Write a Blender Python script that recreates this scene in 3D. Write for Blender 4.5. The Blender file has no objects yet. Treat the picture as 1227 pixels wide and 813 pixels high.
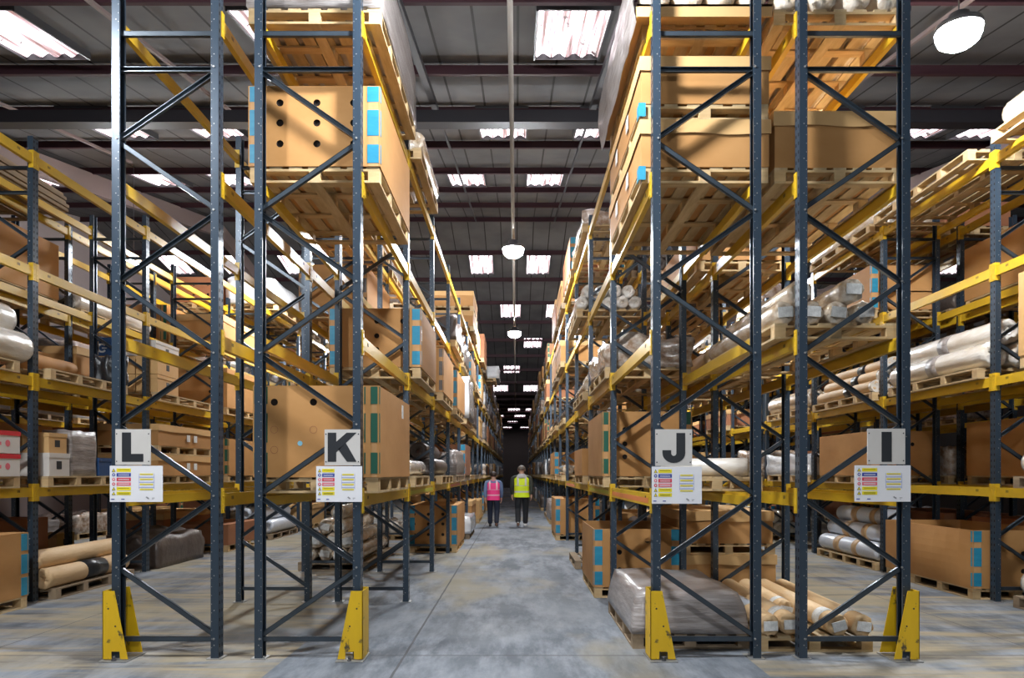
import bpy, bmesh, math, random
from mathutils import Vector, Matrix
random.seed(7)
PI = math.pi
S = bpy.context.scene
COL = S.collection

# ------------------------------------------------------------------ helpers
class MB:
    """collects faces; build() links them as one mesh object"""
    def __init__(s): s.v = []; s.f = []; s.m = []; s.sm = []
    def quad(s, a, b, c, d, m=0, smooth=False):
        n = len(s.v); s.v += [tuple(a), tuple(b), tuple(c), tuple(d)]; s.f.append((n, n+1, n+2, n+3)); s.m.append(m); s.sm.append(smooth)
    def poly(s, pts, m=0):
        n = len(s.v); s.v += [tuple(p) for p in pts]; s.f.append(tuple(range(n, n+len(pts)))); s.m.append(m); s.sm.append(False)
    def box(s, x0, x1, y0, y1, z0, z1, m=0):
        n = len(s.v)
        s.v += [(x0,y0,z0),(x1,y0,z0),(x1,y1,z0),(x0,y1,z0),(x0,y0,z1),(x1,y0,z1),(x1,y1,z1),(x0,y1,z1)]
        for q in ((0,3,2,1),(4,5,6,7),(0,1,5,4),(1,2,6,5),(2,3,7,6),(3,0,4,7)):
            s.f.append(tuple(n+i for i in q)); s.m.append(m); s.sm.append(False)
    def prism(s, pts, d, m=0):
        """polygon pts (3D, ccw seen from -d side) extruded by vector d"""
        d = Vector(d); k = len(pts); n = len(s.v)
        s.v += [tuple(p) for p in pts] + [tuple(Vector(p)+d) for p in pts]
        s.f.append(tuple(range(n+k-1, n-1, -1))); s.m.append(m); s.sm.append(False)
        s.f.append(tuple(range(n+k, n+2*k))); s.m.append(m); s.sm.append(False)
        for i in range(k):
            j = (i+1) % k; s.f.append((n+i, n+j, n+k+j, n+k+i)); s.m.append(m); s.sm.append(False)
    def loft(s, rings, m=0, cap=True, smooth=True, ms=None):
        n = len(s.v); k = len(rings[0])
        for r in rings: s.v += [tuple(p) for p in r]
        for a in range(len(rings)-1):
            for i in range(k):
                j = (i+1) % k
                s.f.append((n+a*k+i, n+a*k+j, n+(a+1)*k+j, n+(a+1)*k+i)); s.m.append(ms[a] if ms else m); s.sm.append(smooth)
        if cap:
            s.f.append(tuple(n+i for i in range(k-1, -1, -1))); s.m.append(m); s.sm.append(False)
            e = n+(len(rings)-1)*k
            s.f.append(tuple(e+i for i in range(k))); s.m.append(m); s.sm.append(False)
    def tube(s, p0, p1, r0, r1=None, n=8, m=0):
        r1 = r0 if r1 is None else r1
        p0 = Vector(p0); p1 = Vector(p1); d = (p1-p0).normalized()
        u = d.orthogonal().normalized(); w = d.cross(u)
        ring = lambda c, r: [c + (u*math.cos(2*PI*i/n) + w*math.sin(2*PI*i/n))*r for i in range(n)]
        s.loft([ring(p0, r0), ring(p1, r1)], m)
    def disc(s, c, r, n=14, m=0, axis='y', sy=1):
        pts = []
        for i in range(n):
            a = 2*PI*i/n; ca, sa = r*math.cos(a), r*math.sin(a)*sy
            pts.append((c[0]+ca, c[1], c[2]+sa) if axis == 'y' else ((c[0]+ca, c[1]+sa, c[2]) if axis == 'z' else (c[0], c[1]+ca, c[2]+sa)))
        s.poly(pts, m)
    def mesh(s, name, mats):
        me = bpy.data.meshes.new(name); me.from_pydata(s.v, [], s.f)
        for mt in (mats if isinstance(mats, (list, tuple)) else [mats]): me.materials.append(mt)
        me.polygons.foreach_set('material_index', s.m); me.polygons.foreach_set('use_smooth', s.sm)
        bm = bmesh.new(); bm.from_mesh(me); bmesh.ops.recalc_face_normals(bm, faces=bm.faces); bm.to_mesh(me); bm.free()
        return me
    def build(s, name, mats, parent=None, loc=(0,0,0), rz=0):
        return put(name, s.mesh(name, mats), parent, loc, rz)

def put(name, me, parent=None, loc=(0,0,0), rz=0):
    o = bpy.data.objects.new(name, me); COL.objects.link(o)
    if parent: o.parent = parent
    o.location = loc; o.rotation_euler = (0,0,rz)
    return o
def tag(o, label, cat, group=None):
    label = label.replace(' on floor of', ', floor of').replace(' on lowest', ', lowest').replace(' on second beams', ', second beams').replace(' on third beams', ', third beams').replace(' on top beams', ', top beams')
    if len(label.split()) > 16 and label.startswith('wooden '): label = label[7:]
    if len(label.split()) > 16: print('LONG', len(label.split()), label)
    o['label'] = label; o['category'] = cat
    if group: o['group'] = group
    return o
def empty(name, loc, label, cat, group=None, rz=0):
    o = bpy.data.objects.new(name, None); COL.objects.link(o); o.location = loc; o.rotation_euler = (0,0,rz)
    o.empty_display_size = .1
    return tag(o, label, cat, group)
def struct(o): o['kind'] = 'structure'; return o

# ------------------------------------------------------------------ materials
def mat(name, col, rough=.6, metal=0, spec=.5, noise=None, bump=None, emit=None, coat=0, var=0, alpha=1, dirt=None):
    """noise=(scale vec, colour2, contrast) ; bump=(scale vec, strength)"""
    m = bpy.data.materials.new(name); m.use_nodes = True; nt = m.node_tree; N = nt.nodes; L = nt.links
    b = N['Principled BSDF']; b.inputs['Roughness'].default_value = rough; b.inputs['Metallic'].default_value = metal
    b.inputs['Specular IOR Level'].default_value = spec; b.inputs['Coat Weight'].default_value = coat; b.inputs['Coat Roughness'].default_value = .15
    b.inputs['Base Color'].default_value = (*col, 1); b.inputs['Alpha'].default_value = alpha
    tc = N.new('ShaderNodeTexCoord')
    def nz(sc, det=4, ro=.6):
        mp = N.new('ShaderNodeMapping'); mp.inputs['Scale'].default_value = sc; L.new(tc.outputs['Object'], mp.inputs['Vector'])
        n = N.new('ShaderNodeTexNoise'); n.inputs['Scale'].default_value = 1; n.inputs['Detail'].default_value = det; n.inputs['Roughness'].default_value = ro
        L.new(mp.outputs[0], n.inputs['Vector']); return n
    cur = None
    if noise:
        n = nz(noise[0]); r = N.new('ShaderNodeValToRGB'); c = noise[2] if len(noise) > 2 else .2
        r.color_ramp.elements[0].position = .5-c; r.color_ramp.elements[1].position = .5+c
        r.color_ramp.elements[0].color = (*col, 1); r.color_ramp.elements[1].color = (*noise[1], 1)
        L.new(n.outputs['Fac'], r.inputs[0]); cur = r.outputs[0]
    if dirt:
        n = nz(dirt[0]); r = N.new('ShaderNodeValToRGB'); r.color_ramp.elements[0].position = dirt[2]; r.color_ramp.elements[1].position = dirt[2]+.08
        L.new(n.outputs['Fac'], r.inputs[0]); mx = N.new('ShaderNodeMix'); mx.data_type = 'RGBA'
        L.new(r.outputs[0], mx.inputs[0]); mx.inputs[7].default_value = (*dirt[1], 1)
        if cur: L.new(cur, mx.inputs[6])
        else: mx.inputs[6].default_value = (*col, 1)
        cur = mx.outputs[2]
    if var:
        oi = N.new('ShaderNodeObjectInfo'); mr = N.new('ShaderNodeMapRange'); mr.inputs[3].default_value = 1-var; mr.inputs[4].default_value = 1+var
        L.new(oi.outputs['Random'], mr.inputs[0]); hs = N.new('ShaderNodeHueSaturation'); L.new(mr.outputs[0], hs.inputs['Value'])
        if cur: L.new(cur, hs.inputs['Color'])
        else: hs.inputs['Color'].default_value = (*col, 1)
        cur = hs.outputs[0]
    if cur: L.new(cur, b.inputs['Base Color'])
    if bump:
        n = nz(bump[0], 5, .6); bp = N.new('ShaderNodeBump'); bp.inputs['Strength'].default_value = bump[1]; bp.inputs['Distance'].default_value = .02
        L.new(n.outputs['Fac'], bp.inputs['Height']); L.new(bp.outputs[0], b.inputs['Normal'])
    if emit:
        b.inputs['Emission Color'].default_value = (*emit[0], 1); b.inputs['Emission Strength'].default_value = emit[1]
        if noise and len(emit) > 2: L.new(cur, b.inputs['Emission Color'])
    return m

STEEL = mat('blue_grey_steel', (.028,.046,.070), .33, .3, .6, noise=((3,3,1.2),(.045,.068,.098),.25), dirt=((9,9,5),(.035,.04,.045),.66))
BRACE = mat('brace_steel', (.036,.048,.062), .33, .4, .6, noise=((4,4,4),(.06,.078,.098),.25))
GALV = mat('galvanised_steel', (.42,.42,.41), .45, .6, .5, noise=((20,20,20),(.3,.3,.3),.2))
YEL = mat('yellow_beam_paint', (.70,.44,.02), .34, 0, .5, noise=((2,2,6),(.52,.32,.02),.25), dirt=((10,5,12),(.25,.16,.04),.68), var=.08)
GUARD = mat('yellow_guard_paint', (.80,.50,.01), .42, 0, .5, noise=((6,6,3),(.68,.41,.01),.25), dirt=((14,14,9),(.08,.06,.03),.61))
CARD = mat('brown_cardboard', (.42,.205,.066), .72, 0, .25, noise=((1.3,1.3,2.5),(.53,.28,.105),.25), bump=((5,5,5),.06), var=.1)
CARD2 = mat('pale_cardboard', (.60,.36,.15), .72, 0, .25, noise=((2,2,3),(.69,.43,.19),.25), var=.1)
CARD3 = mat('dark_red_brown_cardboard', (.30,.12,.06), .75, 0, .25, noise=((2,2,3),(.36,.16,.08),.25), var=.1)
WOOD = mat('pallet_wood', (.40,.285,.145), .75, 0, .25, noise=((14,2.5,14),(.60,.455,.27),.22), bump=((30,6,30),.15), var=.18)
WOODX = mat('pallet_cross_wood', (.46,.31,.15), .75, 0, .25, noise=((2.5,14,14),(.64,.46,.25),.22), bump=((6,30,30),.15), var=.18)
WOODG = mat('grey_pallet_wood', (.26,.19,.13), .85, 0, .2, noise=((14,2.5,14),(.34,.26,.17),.25), var=.2)
BLUE = mat('blue_tape', (.01,.19,.33), .45, 0, .5, noise=((6,6,20),(.03,.28,.42),.3))
GREEN = mat('green_strap', (.012,.10,.06), .45)
TAN = mat('corner_post_wood', (.60,.36,.16), .7, noise=((8,8,3),(.45,.22,.08),.3))
HOLE = mat('hole_inside_shade', (.02,.012,.008), .9)  # near-black colour stands for the shade inside holes
FILM = mat('grey_stretch_film', (.17,.138,.122), .30, 0, .5, noise=((2.5,2.5,22),(.38,.35,.34),.2), bump=((4,4,34),.6), coat=.25, var=.06)
FILMW = mat('white_stretch_film', (.62,.63,.65), .2, 0, .6, noise=((4,4,9),(.78,.79,.80),.25), bump=((9,9,14),.8), coat=.6)
FILMB = mat('clear_film_over_brown', (.30,.19,.12), .2, 0, .6, noise=((7,7,9),(.62,.55,.48),.12), bump=((12,12,14),.9), coat=.8, var=.12)
KRAFT = mat('kraft_paper', (.62,.41,.21), .6, 0, .35, noise=((5,1.5,5),(.70,.50,.29),.25), bump=((16,5,16),.5), var=.07)
KRAFTP = mat('kraft_roll_in_plastic', (.52,.37,.22), .25, 0, .6, noise=((9,3,9),(.72,.64,.54),.14), bump=((16,6,16),.7), coat=.8, var=.08)
WRAPW = mat('pale_plastic_roll_wrap', (.58,.50,.40), .22, 0, .6, noise=((7,2,7),(.78,.76,.72),.2), bump=((14,4,14),.6), coat=.8)
WRAPB = mat('blue_white_roll_wrap', (.48,.53,.62), .3, 0, .6, noise=((3,3,3),(.66,.68,.72),.25), bump=((10,5,10),.5), coat=.5)
BAND = mat('tan_band', (.48,.31,.16), .5)
BLACK = mat('black_wrap', (.018,.02,.024), .3, 0, .5, bump=((10,10,10),.5))
DARK = mat('dark_wrap_and_crate_shade', (.07,.053,.046), .4, 0, .5, noise=((5,5,5),(.13,.10,.085),.2), bump=((9,9,9),.6), var=.2)
PAPER = mat('white_label_paper', (.78,.78,.76), .6, noise=((30,30,30),(.62,.62,.6),.1))
WHITE = mat('white_sign_plastic', (.84,.84,.87), .35, noise=((3,3,3),(.78,.78,.82),.3))
SIGNW = mat('grey_white_letter_plate', (.64,.62,.59), .45, noise=((4,4,3),(.56,.53,.50),.3))
INK = mat('black_lettering', (.022,.025,.03), .45)
SY = mat('sign_yellow', (.85,.72,.02), .45); SB = mat('sign_blue', (.02,.05,.33), .45); SR = mat('sign_red', (.66,.03,.06), .45)
SP = mat('sign_pink', (.75,.16,.2), .45); SL = mat('sign_pale_blue', (.42,.46,.72), .45); SG = mat('sign_grey_print', (.3,.3,.32), .5)
REDP = mat('red_print', (.62,.02,.03), .5); GRNP = mat('green_plastic', (.02,.5,.06), .35)
GREYB = mat('grey_plastic_box', (.35,.35,.32), .45); WHITEB = mat('white_carton', (.66,.62,.58), .6)
NAVY = mat('navy_carton', (.02,.07,.2), .5)
PURLIN = mat('red_oxide_purlin', (.060,.022,.028), .6, 0, .3, noise=((.7,3,3),(.040,.018,.024),.3))
GIRDER = mat('dark_girder', (.022,.021,.026), .5)
RAFTER = mat('dull_pink_rafter', (.20,.15,.14), .7)
CONDUIT = mat('conduit', (.22,.20,.18), .45)
BLK = mat('lamp_housing', (.05,.05,.055), .4)
LENS = mat('lamp_lens', (1,1,1), .3, emit=((.92,.96,1.0), 620))
LPWALL = mat('painted_wall', (.46,.39,.38), .8, noise=((.3,.3,.5),(.38,.32,.31),.3))
DWALL = mat('dark_wall_cladding', (.09,.08,.075), .8, noise=((.3,3,.5),(.08,.07,.065),.3))

def skylight_mat():
    m = mat('dirty_corrugated_skylight', (.95,.85,.92), .6)
    nt = m.node_tree; N = nt.nodes; L = nt.links; b = N['Principled BSDF']
    tc = N.new('ShaderNodeTexCoord'); mp = N.new('ShaderNodeMapping'); mp.inputs['Scale'].default_value = (15,.45,1); L.new(tc.outputs['Object'], mp.inputs['Vector'])
    n = N.new('ShaderNodeTexNoise'); n.inputs['Scale'].default_value = 1; n.inputs['Detail'].default_value = 6; L.new(mp.outputs[0], n.inputs['Vector'])
    r = N.new('ShaderNodeValToRGB'); e = r.color_ramp.elements
    e[0].position = .38; e[0].color = (.05,.018,.014,1); e[1].position = .54; e[1].color = (1,.9,.97,1)
    e2 = e.new(.46); e2.color = (.22,.155,.17,1)
    L.new(n.outputs['Fac'], r.inputs[0])
    mp2 = N.new('ShaderNodeMapping'); mp2.inputs['Scale'].default_value = (6,5,1); L.new(tc.outputs['Object'], mp2.inputs['Vector'])
    n2 = N.new('ShaderNodeTexNoise'); n2.inputs['Scale'].default_value = 1; n2.inputs['Detail'].default_value = 3; L.new(mp2.outputs[0], n2.inputs['Vector'])
    r2 = N.new('ShaderNodeValToRGB'); r2.color_ramp.elements[0].position = .34; r2.color_ramp.elements[1].position = .37
    r2.color_ramp.elements[0].color = (.02,.015,.015,1); L.new(n2.outputs['Fac'], r2.inputs[0])
    mx = N.new('ShaderNodeMix'); mx.data_type = 'RGBA'; mx.blend_type = 'MULTIPLY'; mx.inputs[0].default_value = 1
    L.new(r.outputs[0], mx.inputs[6]); L.new(r2.outputs[0], mx.inputs[7])
    L.new(mx.outputs[2], b.inputs['Emission Color']); b.inputs['Emission Strength'].default_value = 4.0
    b.inputs['Base Color'].default_value = (.3,.25,.25,1)
    return m
SKY = skylight_mat()

def roof_mat():
    m = mat('roof_liner_boards', (.115,.10,.088), .8)
    nt = m.node_tree; N = nt.nodes; L = nt.links; b = N['Principled BSDF']
    tc = N.new('ShaderNodeTexCoord'); sp = N.new('ShaderNodeSeparateXYZ'); L.new(tc.outputs['Object'], sp.inputs[0])
    d = N.new('ShaderNodeMath'); d.operation = 'DIVIDE'; d.inputs[1].default_value = .6; L.new(sp.outputs[0], d.inputs[0])
    f = N.new('ShaderNodeMath'); f.operation = 'FRACT'; L.new(d.outputs[0], f.inputs[0])
    lt = N.new('ShaderNodeMath'); lt.operation = 'LESS_THAN'; lt.inputs[1].default_value = .06; L.new(f.outputs[0], lt.inputs[0])
    n = N.new('ShaderNodeTexNoise'); n.inputs['Scale'].default_value = .8; n.inputs['Detail'].default_value = 4; L.new(tc.outputs['Object'], n.inputs['Vector'])
    r = N.new('ShaderNodeValToRGB'); r.color_ramp.elements[0].color = (.082,.082,.086,1); r.color_ramp.elements[1].color = (.135,.133,.135,1)
    r.color_ramp.elements[0].position = .35; r.color_ramp.elements[1].position = .65; L.new(n.outputs['Fac'], r.inputs[0])
    mx = N.new('ShaderNodeMix'); mx.data_type = 'RGBA'; L.new(lt.outputs[0], mx.inputs[0]); L.new(r.outputs[0], mx.inputs[6]); mx.inputs[7].default_value = (.012,.011,.01,1)
    L.new(mx.outputs[2], b.inputs['Base Color'])
    return m
ROOFM = roof_mat()

def floor_mat():
    m = mat('worn_concrete', (.3,.3,.3), .5)
    nt = m.node_tree; N = nt.nodes; L = nt.links; b = N['Principled BSDF']
    tc = N.new('ShaderNodeTexCoord'); sp = N.new('ShaderNodeSeparateXYZ'); L.new(tc.outputs['Object'], sp.inputs[0])
    def noise(sc, det=6, ro=.6, rot=0, dist=0):
        mp = N.new('ShaderNodeMapping'); mp.inputs['Scale'].default_value = sc; mp.inputs['Rotation'].default_value = (0,0,rot); L.new(tc.outputs['Object'], mp.inputs['Vector'])
        n = N.new('ShaderNodeTexNoise'); n.inputs['Scale'].default_value = 1; n.inputs['Detail'].default_value = det; n.inputs['Roughness'].default_value = ro; n.inputs['Distortion'].default_value = dist
        L.new(mp.outputs[0], n.inputs['Vector']); return n.outputs['Fac']
    def ramp(fac, p0, p1, c0=(0,0,0), c1=(1,1,1)):
        r = N.new('ShaderNodeValToRGB'); r.color_ramp.elements[0].position = p0; r.color_ramp.elements[1].position = p1
        r.color_ramp.elements[0].color = (*c0,1); r.color_ramp.elements[1].color = (*c1,1); L.new(fac, r.inputs[0]); return r.outputs[0]
    def mix(f, a, c, blend='MIX'):
        x = N.new('ShaderNodeMix'); x.data_type = 'RGBA'; x.blend_type = blend
        if isinstance(f, (int, float)): x.inputs[0].default_value = f
        else: L.new(f, x.inputs[0])
        for k, v in ((6, a), (7, c)):
            if isinstance(v, tuple): x.inputs[k].default_value = (*v,1)
            else: L.new(v, x.inputs[k])
        return x.outputs[2]
    def m2(op, a, c):
        x = N.new('ShaderNodeMath'); x.operation = op
        for k, v in ((0, a), (1, c)):
            if isinstance(v, (int, float)): x.inputs[k].default_value = v
            else: L.new(v, x.inputs[k])
        return x.outputs[0]
    base = ramp(noise((.5,.35,1)), .38, .62, (.066,.078,.098), (.165,.185,.210))
    base = mix(ramp(noise((2.6,.7,1), 7, .7), .42, .62), base, (.235,.255,.285))
    base = mix(m2('MULTIPLY', ramp(noise((.55,.28,1), 4, .55, .3), .52, .62), .8), base, (.26,.225,.15))
    # long beige and dark diagonal sweeps in the side aisles
    sw = ramp(noise((.45,3.2,1), 5, .6, -.62, .6), .42, .66)
    side = m2('GREATER_THAN', m2('ABSOLUTE', sp.outputs[0], 0), 2.0)
    base = mix(m2('MULTIPLY', m2('MULTIPLY', sw, side), .9), base, (.34,.275,.17))
    dk = ramp(noise((.8,4.5,1), 5, .65, -.55, .4), .55, .72)
    base = mix(m2('MULTIPLY', m2('MULTIPLY', dk, side), .8), base, (.045,.046,.05))
    base = mix(m2('MULTIPLY', ramp(noise((9,9,1), 5, .7), .66, .72), .8), base, (.09,.09,.09))
    base = mix(m2('MULTIPLY', ramp(noise((.9,5,1), 6, .7), .60, .75), .5), base, (.08,.083,.095))
    # floor joints
    def line(axis, at, w):
        return m2('LESS_THAN', m2('ABSOLUTE', m2('ADD', m2('SUBTRACT', sp.outputs[axis], at), m2('MULTIPLY', noise((3,3,1), 2), .015)), 0), w)
    for ax, at, w in ((0,-.978,.011),(1,6.10,.011),(1,11.66,.008),(1,23,.01),(0,-4.75,.006),(0,4.7,.006),(1,17.3,.008)):
        base = mix(m2('MULTIPLY', line(ax, at, w), .85), base, (.05,.05,.055))
    L.new(base, b.inputs['Base Color'])
    L.new(ramp(noise((1.2,1.2,1)), .3, .75, (.58,.58,.58), (.80,.80,.80)), b.inputs['Roughness']); b.inputs['Specular IOR Level'].default_value = .3
    bp = N.new('ShaderNodeBump'); bp.inputs['Strength'].default_value = .06; bp.inputs['Distance'].default_value = .01
    L.new(noise((12,12,12)), bp.inputs['Height']); L.new(bp.outputs[0], b.inputs['Normal'])
    return m
FLOORM = floor_mat()

SY2 = mat('lime_tape', (.62,.62,.08), .4); SPK = mat('pink_tape', (.80,.25,.22), .4); SRD = mat('orange_red_tape', (.68,.22,.07), .4)
# ------------------------------------------------------------------ layout numbers
EYE = 1.6; Y0 = 6.02; BAY = 2.634
def fy(i): return Y0 + BAY*i
LEV = [0, 1.37, 2.75, 4.12, 5.52]
ROW = {'N':(-8.20,-7.27), 'M':(-6.93,-6.01), 'L':(-3.49,-2.57), 'K':(-2.26,-1.345), 'J':(1.175,2.11), 'I':(2.44,3.395), 'H':(5.95,6.87), 'G':(7.20,8.12), 'O':(-11.6,-10.675), 'F':(10.675,11.6)}  # row O is added to darken the low background behind N
NF = {'N':(1,10), 'M':(0,11), 'L':(0,15), 'K':(0,25), 'J':(0,25), 'I':(0,15), 'H':(0,11), 'G':(1,10), 'O':(2,9), 'F':(2,9)}
AISLE = {'N':0, 'M':1, 'L':0, 'K':1, 'J':0, 'I':1, 'H':0, 'G':1, 'O':1, 'F':0}     # which side (0 low x, 1 high x) faces its aisle
ZIG = {'N':0, 'M':0, 'L':1, 'K':0, 'J':1, 'I':0, 'H':1, 'G':1, 'O':0, 'F':1}
RN = {'N':'outer left rack', 'M':'rack facing L', 'L':'rack L', 'K':'rack K', 'J':'rack J', 'I':'rack I', 'H':'rack facing I', 'G':'outer right rack', 'O':'wall-side left rack', 'F':'wall-side right rack'}
ORD = ['first','second','third','fourth','fifth','sixth','seventh','eighth','ninth','tenth','eleventh','twelfth','thirteenth','fourteenth','fifteenth',
       'sixteenth','seventeenth','eighteenth','nineteenth','twentieth','twenty-first','twenty-second','twenty-third','twenty-fourth','twenty-fifth']
LP = ['floor','lowest beams','second beams','third beams','top beams']
def at(R, bay, lev): return f"{LP[lev]} of {RN[R]}, {ORD[bay]} bay"

# ------------------------------------------------------------------ pallet racking
UH = 5.80; FW = .067; FD = .10
def upright_mesh(full):
    b = MB(); t = .003
    if full:
        ys = [-.05,-.034,-.017,.017,.034,.05]; z = 0.0; p = .075
        while z < UH-.04:
            a, c = z+.022, z+.052; e = min(z+p, UH)
            b.quad((0,-.05,z),(0,.05,z),(0,.05,a),(0,-.05,a))
            for k in (0,2,4): b.quad((0,ys[k],a),(0,ys[k+1],a),(0,ys[k+1],c),(0,ys[k],c))
            b.quad((0,-.05,c),(0,.05,c),(0,.05,e),(0,-.05,e)); z += p
    else:
        b.box(0,t,-.05,.05,0,UH)
    if full: b.quad((.005,-.036,.01),(.005,.036,.01),(.005,.036,UH-.01),(.005,-.036,UH-.01), 2)  # near-black sheet behind the web, painted shade for the punched holes
    for s in (-1, 1):
        y = s*.05; b.box(0, FW, min(y,y-s*t), max(y,y-s*t), 0, UH)
        b.box(FW-t, FW, min(y-s*t,y-s*.018), max(y-s*t,y-s*.018), 0, UH)
        if full:
            for k in range(19): 
                z = .12+k*.3; b.disc((FW-.030, y+s*.0015, z), .0055, 8, 1)
            for k in range(75): b.disc((FW-.009, y+s*.0012, .10+k*.075), .0042, 6, 1)  # pale discs stand for light seen through the flange holes
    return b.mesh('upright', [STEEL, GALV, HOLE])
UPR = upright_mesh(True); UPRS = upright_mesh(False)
fp = MB(); fp.box(-.03,.10,-.065,.065,0,.008); fp.tube((.08,-.045,.008),(.08,-.045,.025),.009,n=6); FOOT = fp.mesh('foot_plate', [GALV])
BW = .925 - 2*.012
def brace(b, p0, p1, openf):
    """C channel from p0 to p1 in the xz plane, open side towards -y when openf"""
    p0 = Vector(p0); p1 = Vector(p1); d = (p1-p0).normalized(); n = Vector((-d.z,0,d.x)); h = .021; e = .028; t = .004
    yb = .012 if openf else -.016
    def slab(a0, a1, y0, y1):
        pts = [p0+n*a0+Vector((0,y0,0)), p1+n*a0+Vector((0,y0,0)), p1+n*a1+Vector((0,y0,0)), p0+n*a1+Vector((0,y0,0))]
        b.prism(pts, (0,y1-y0,0))
    slab(-h, h, yb, yb+t)
    for a in (-h, h-t): slab(a, a+t, -.016, .016)
NODES = [.175+.617*k for k in range(9)]
def diag_mesh(k, zig):
    lx, rx = .045, .925-.045
    a = (lx if (k+zig) % 2 == 0 else rx); c = rx if a == lx else lx
    b = MB(); brace(b, (a,0,NODES[k]+.02), (c,0,NODES[k+1]-.02), k % 2 == 1)
    for q, zz in ((a, NODES[k]+.0), (c, NODES[k+1]-.0)): b.tube((q, -.050, zz), (q, -.058, zz), .009, n=8, m=1)
    return b.mesh('diagonal_brace', [BRACE, GALV])
DIAG = {z: [diag_mesh(k, z) for k in range(8)] for z in (0,1)}
def hor_mesh(z, op):
    b = MB(); brace(b, (.03,0,z), (.895,0,z), op); return b.mesh('horizontal_brace', [BRACE])
HOR = [hor_mesh(NODES[0]-.01, False), hor_mesh(NODES[8]+.0, True), hor_mesh(5.42, False)]
def far_frame(zig):
    b = MB(); t = .004
    for x0, x1 in ((0,.06),(.865,.925)): b.box(x0, x1, -.05, .05, 0, UH)
    for k in range(8):
        lx, rx = .045, .88; a = (lx if (k+zig) % 2 == 0 else rx); c = rx if a == lx else lx
        brace(b, (a,0,NODES[k]), (c,0,NODES[k+1]), True)
    for z in (NODES[0], NODES[8], 5.42): brace(b, (.03,0,z), (.895,0,z), True)
    return b.mesh('rack_frame', [STEEL])
FARF = {z: far_frame(z) for z in (0,1)}
for R, (xa, xb) in ROW.items():
    for i in range(*NF[R]):
        lab = f"blue-grey perforated steel upright frame, {ORD[i]} from the front in {RN[R]}"
        if i >= 8 or R in 'OF':
            o = put('rack_frame', FARF[ZIG[R]], None, (xa, fy(i), 0)); tag(o, lab, 'rack frame', 'upright frames of the pallet racking'); continue
        r = empty('rack_frame', (xa, fy(i), 0), lab, 'rack frame', 'upright frames of the pallet racking')
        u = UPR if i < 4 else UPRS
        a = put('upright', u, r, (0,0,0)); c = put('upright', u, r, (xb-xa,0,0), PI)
        if i < 5: put('foot_plate', FOOT, a); put('foot_plate', FOOT, c)
        for k in range(8): put('diagonal_brace', DIAG[ZIG[R]][k], r)
        for h in HOR: put('horizontal_brace', h, r)

BL = BAY - .104
def beam_mb(b, y0=0, x0=0, sx=1, z0=0):
    pr = [(0,-.058),(.048,-.058),(.048,.028),(.026,.028),(.026,.058),(0,.058)]
    pts = [(x0+sx*x, y0-BL/2, z0+z) for x, z in pr]
    b.prism(pts, (0, BL, 0))
bm_ = MB(); beam_mb(bm_)
for s in (-1, 1):      # punched marks near the ends
    for k in range(3): bm_.box(-.0012, 0, s*(BL/2-.22)+k*.018, s*(BL/2-.22)+k*.018+.008, .0, .03, 1)
BEAM = bm_.mesh('shelf_beam', [YEL, INK])
def conn(s):
    b = MB(); y = s*BL/2
    b.box(-.010, 0, min(y-s*.004, y+s*.050), max(y-s*.004, y+s*.050), -.115, .105)
    b.box(-.010, .05, min(y-s*.004, y+s*.0), max(y-s*.004, y+s*.0), -.115, .105)
    for z in (-.09,-.04,.03,.08): b.tube((-.010, y+s*.028, z), (-.014, y+s*.028, z), .008, n=6, m=0)
    return b.mesh('end_connector', [YEL])
CONN = [conn(-1), conn(1)]
cands = []
for R, (xa, xb) in ROW.items():
    for i in range(NF[R][0], NF[R][1]-1):
        ym = fy(i)+BAY/2
        for lv in range(1,5):
            for side in (0,1):
                x = (xa, xb)[side]
                y0, y1 = fy(i), fy(i+1)
                px = 619+830*x/y1
                if not (0 < px < 1227): vis = 0
                else: vis = 1
                sz = abs(830*x/y0-830*x/y1)*.5 + abs(830*(LEV[lv]-EYE))*(1/y0-1/y1)*.5 + .1*830/ym*4
                if side != AISLE[R]: sz *= .55
                if R in 'NG': sz *= .6
                if R in 'OF': sz *= .35
                cands.append((sz*(vis+.02), R, i, lv, side, x, ym))
cands.sort(key=lambda c: -c[0])
rest = MB()
for n, (sz, R, i, lv, side, x, ym) in enumerate(cands):
    rz = 0 if side == 0 else PI
    if n < 300:
        o = put('shelf_beam', BEAM, None, (x, ym, LEV[lv]), rz)
        tag(o, f"yellow steel beam, {ORD[lv-1]} level, {ORD[i]} bay, {'aisle' if side == AISLE[R] else 'back'} side of {RN[R]}", 'rack beam', 'yellow shelf beams')
        if n < 190:
            for c in CONN: put('end_connector', c, o)
        tp = {('K',1):SY2, ('K',3):SPK, ('J',0):SRD, ('J',1):SY2, ('J',3):SPK}.get((R,i)) if lv == 1 and side == AISLE[R] else None
        if tp:
            tb = MB(); tb.box(-.0015, 0, -BL/2+.1, BL/2-.1, -.035, .012); tb.build('coloured_tape', [tp], o)
    else:
        beam_mb(rest, ym, x, 1 if side == 0 else -1, LEV[lv])
        s_ = 1 if side == 0 else -1
        for e in (-1, 1):
            yy = ym+e*BL/2; xx = sorted((x-s_*.01, x)); rest.box(xx[0], xx[1], min(yy, yy+e*.05), max(yy, yy+e*.05), LEV[lv]-.115, LEV[lv]+.105)
ro = rest.build('shelf_beam', [YEL]); tag(ro, 'remaining yellow steel beams receding deep into the racking', 'rack beams'); ro['kind'] = 'stuff'

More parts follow.
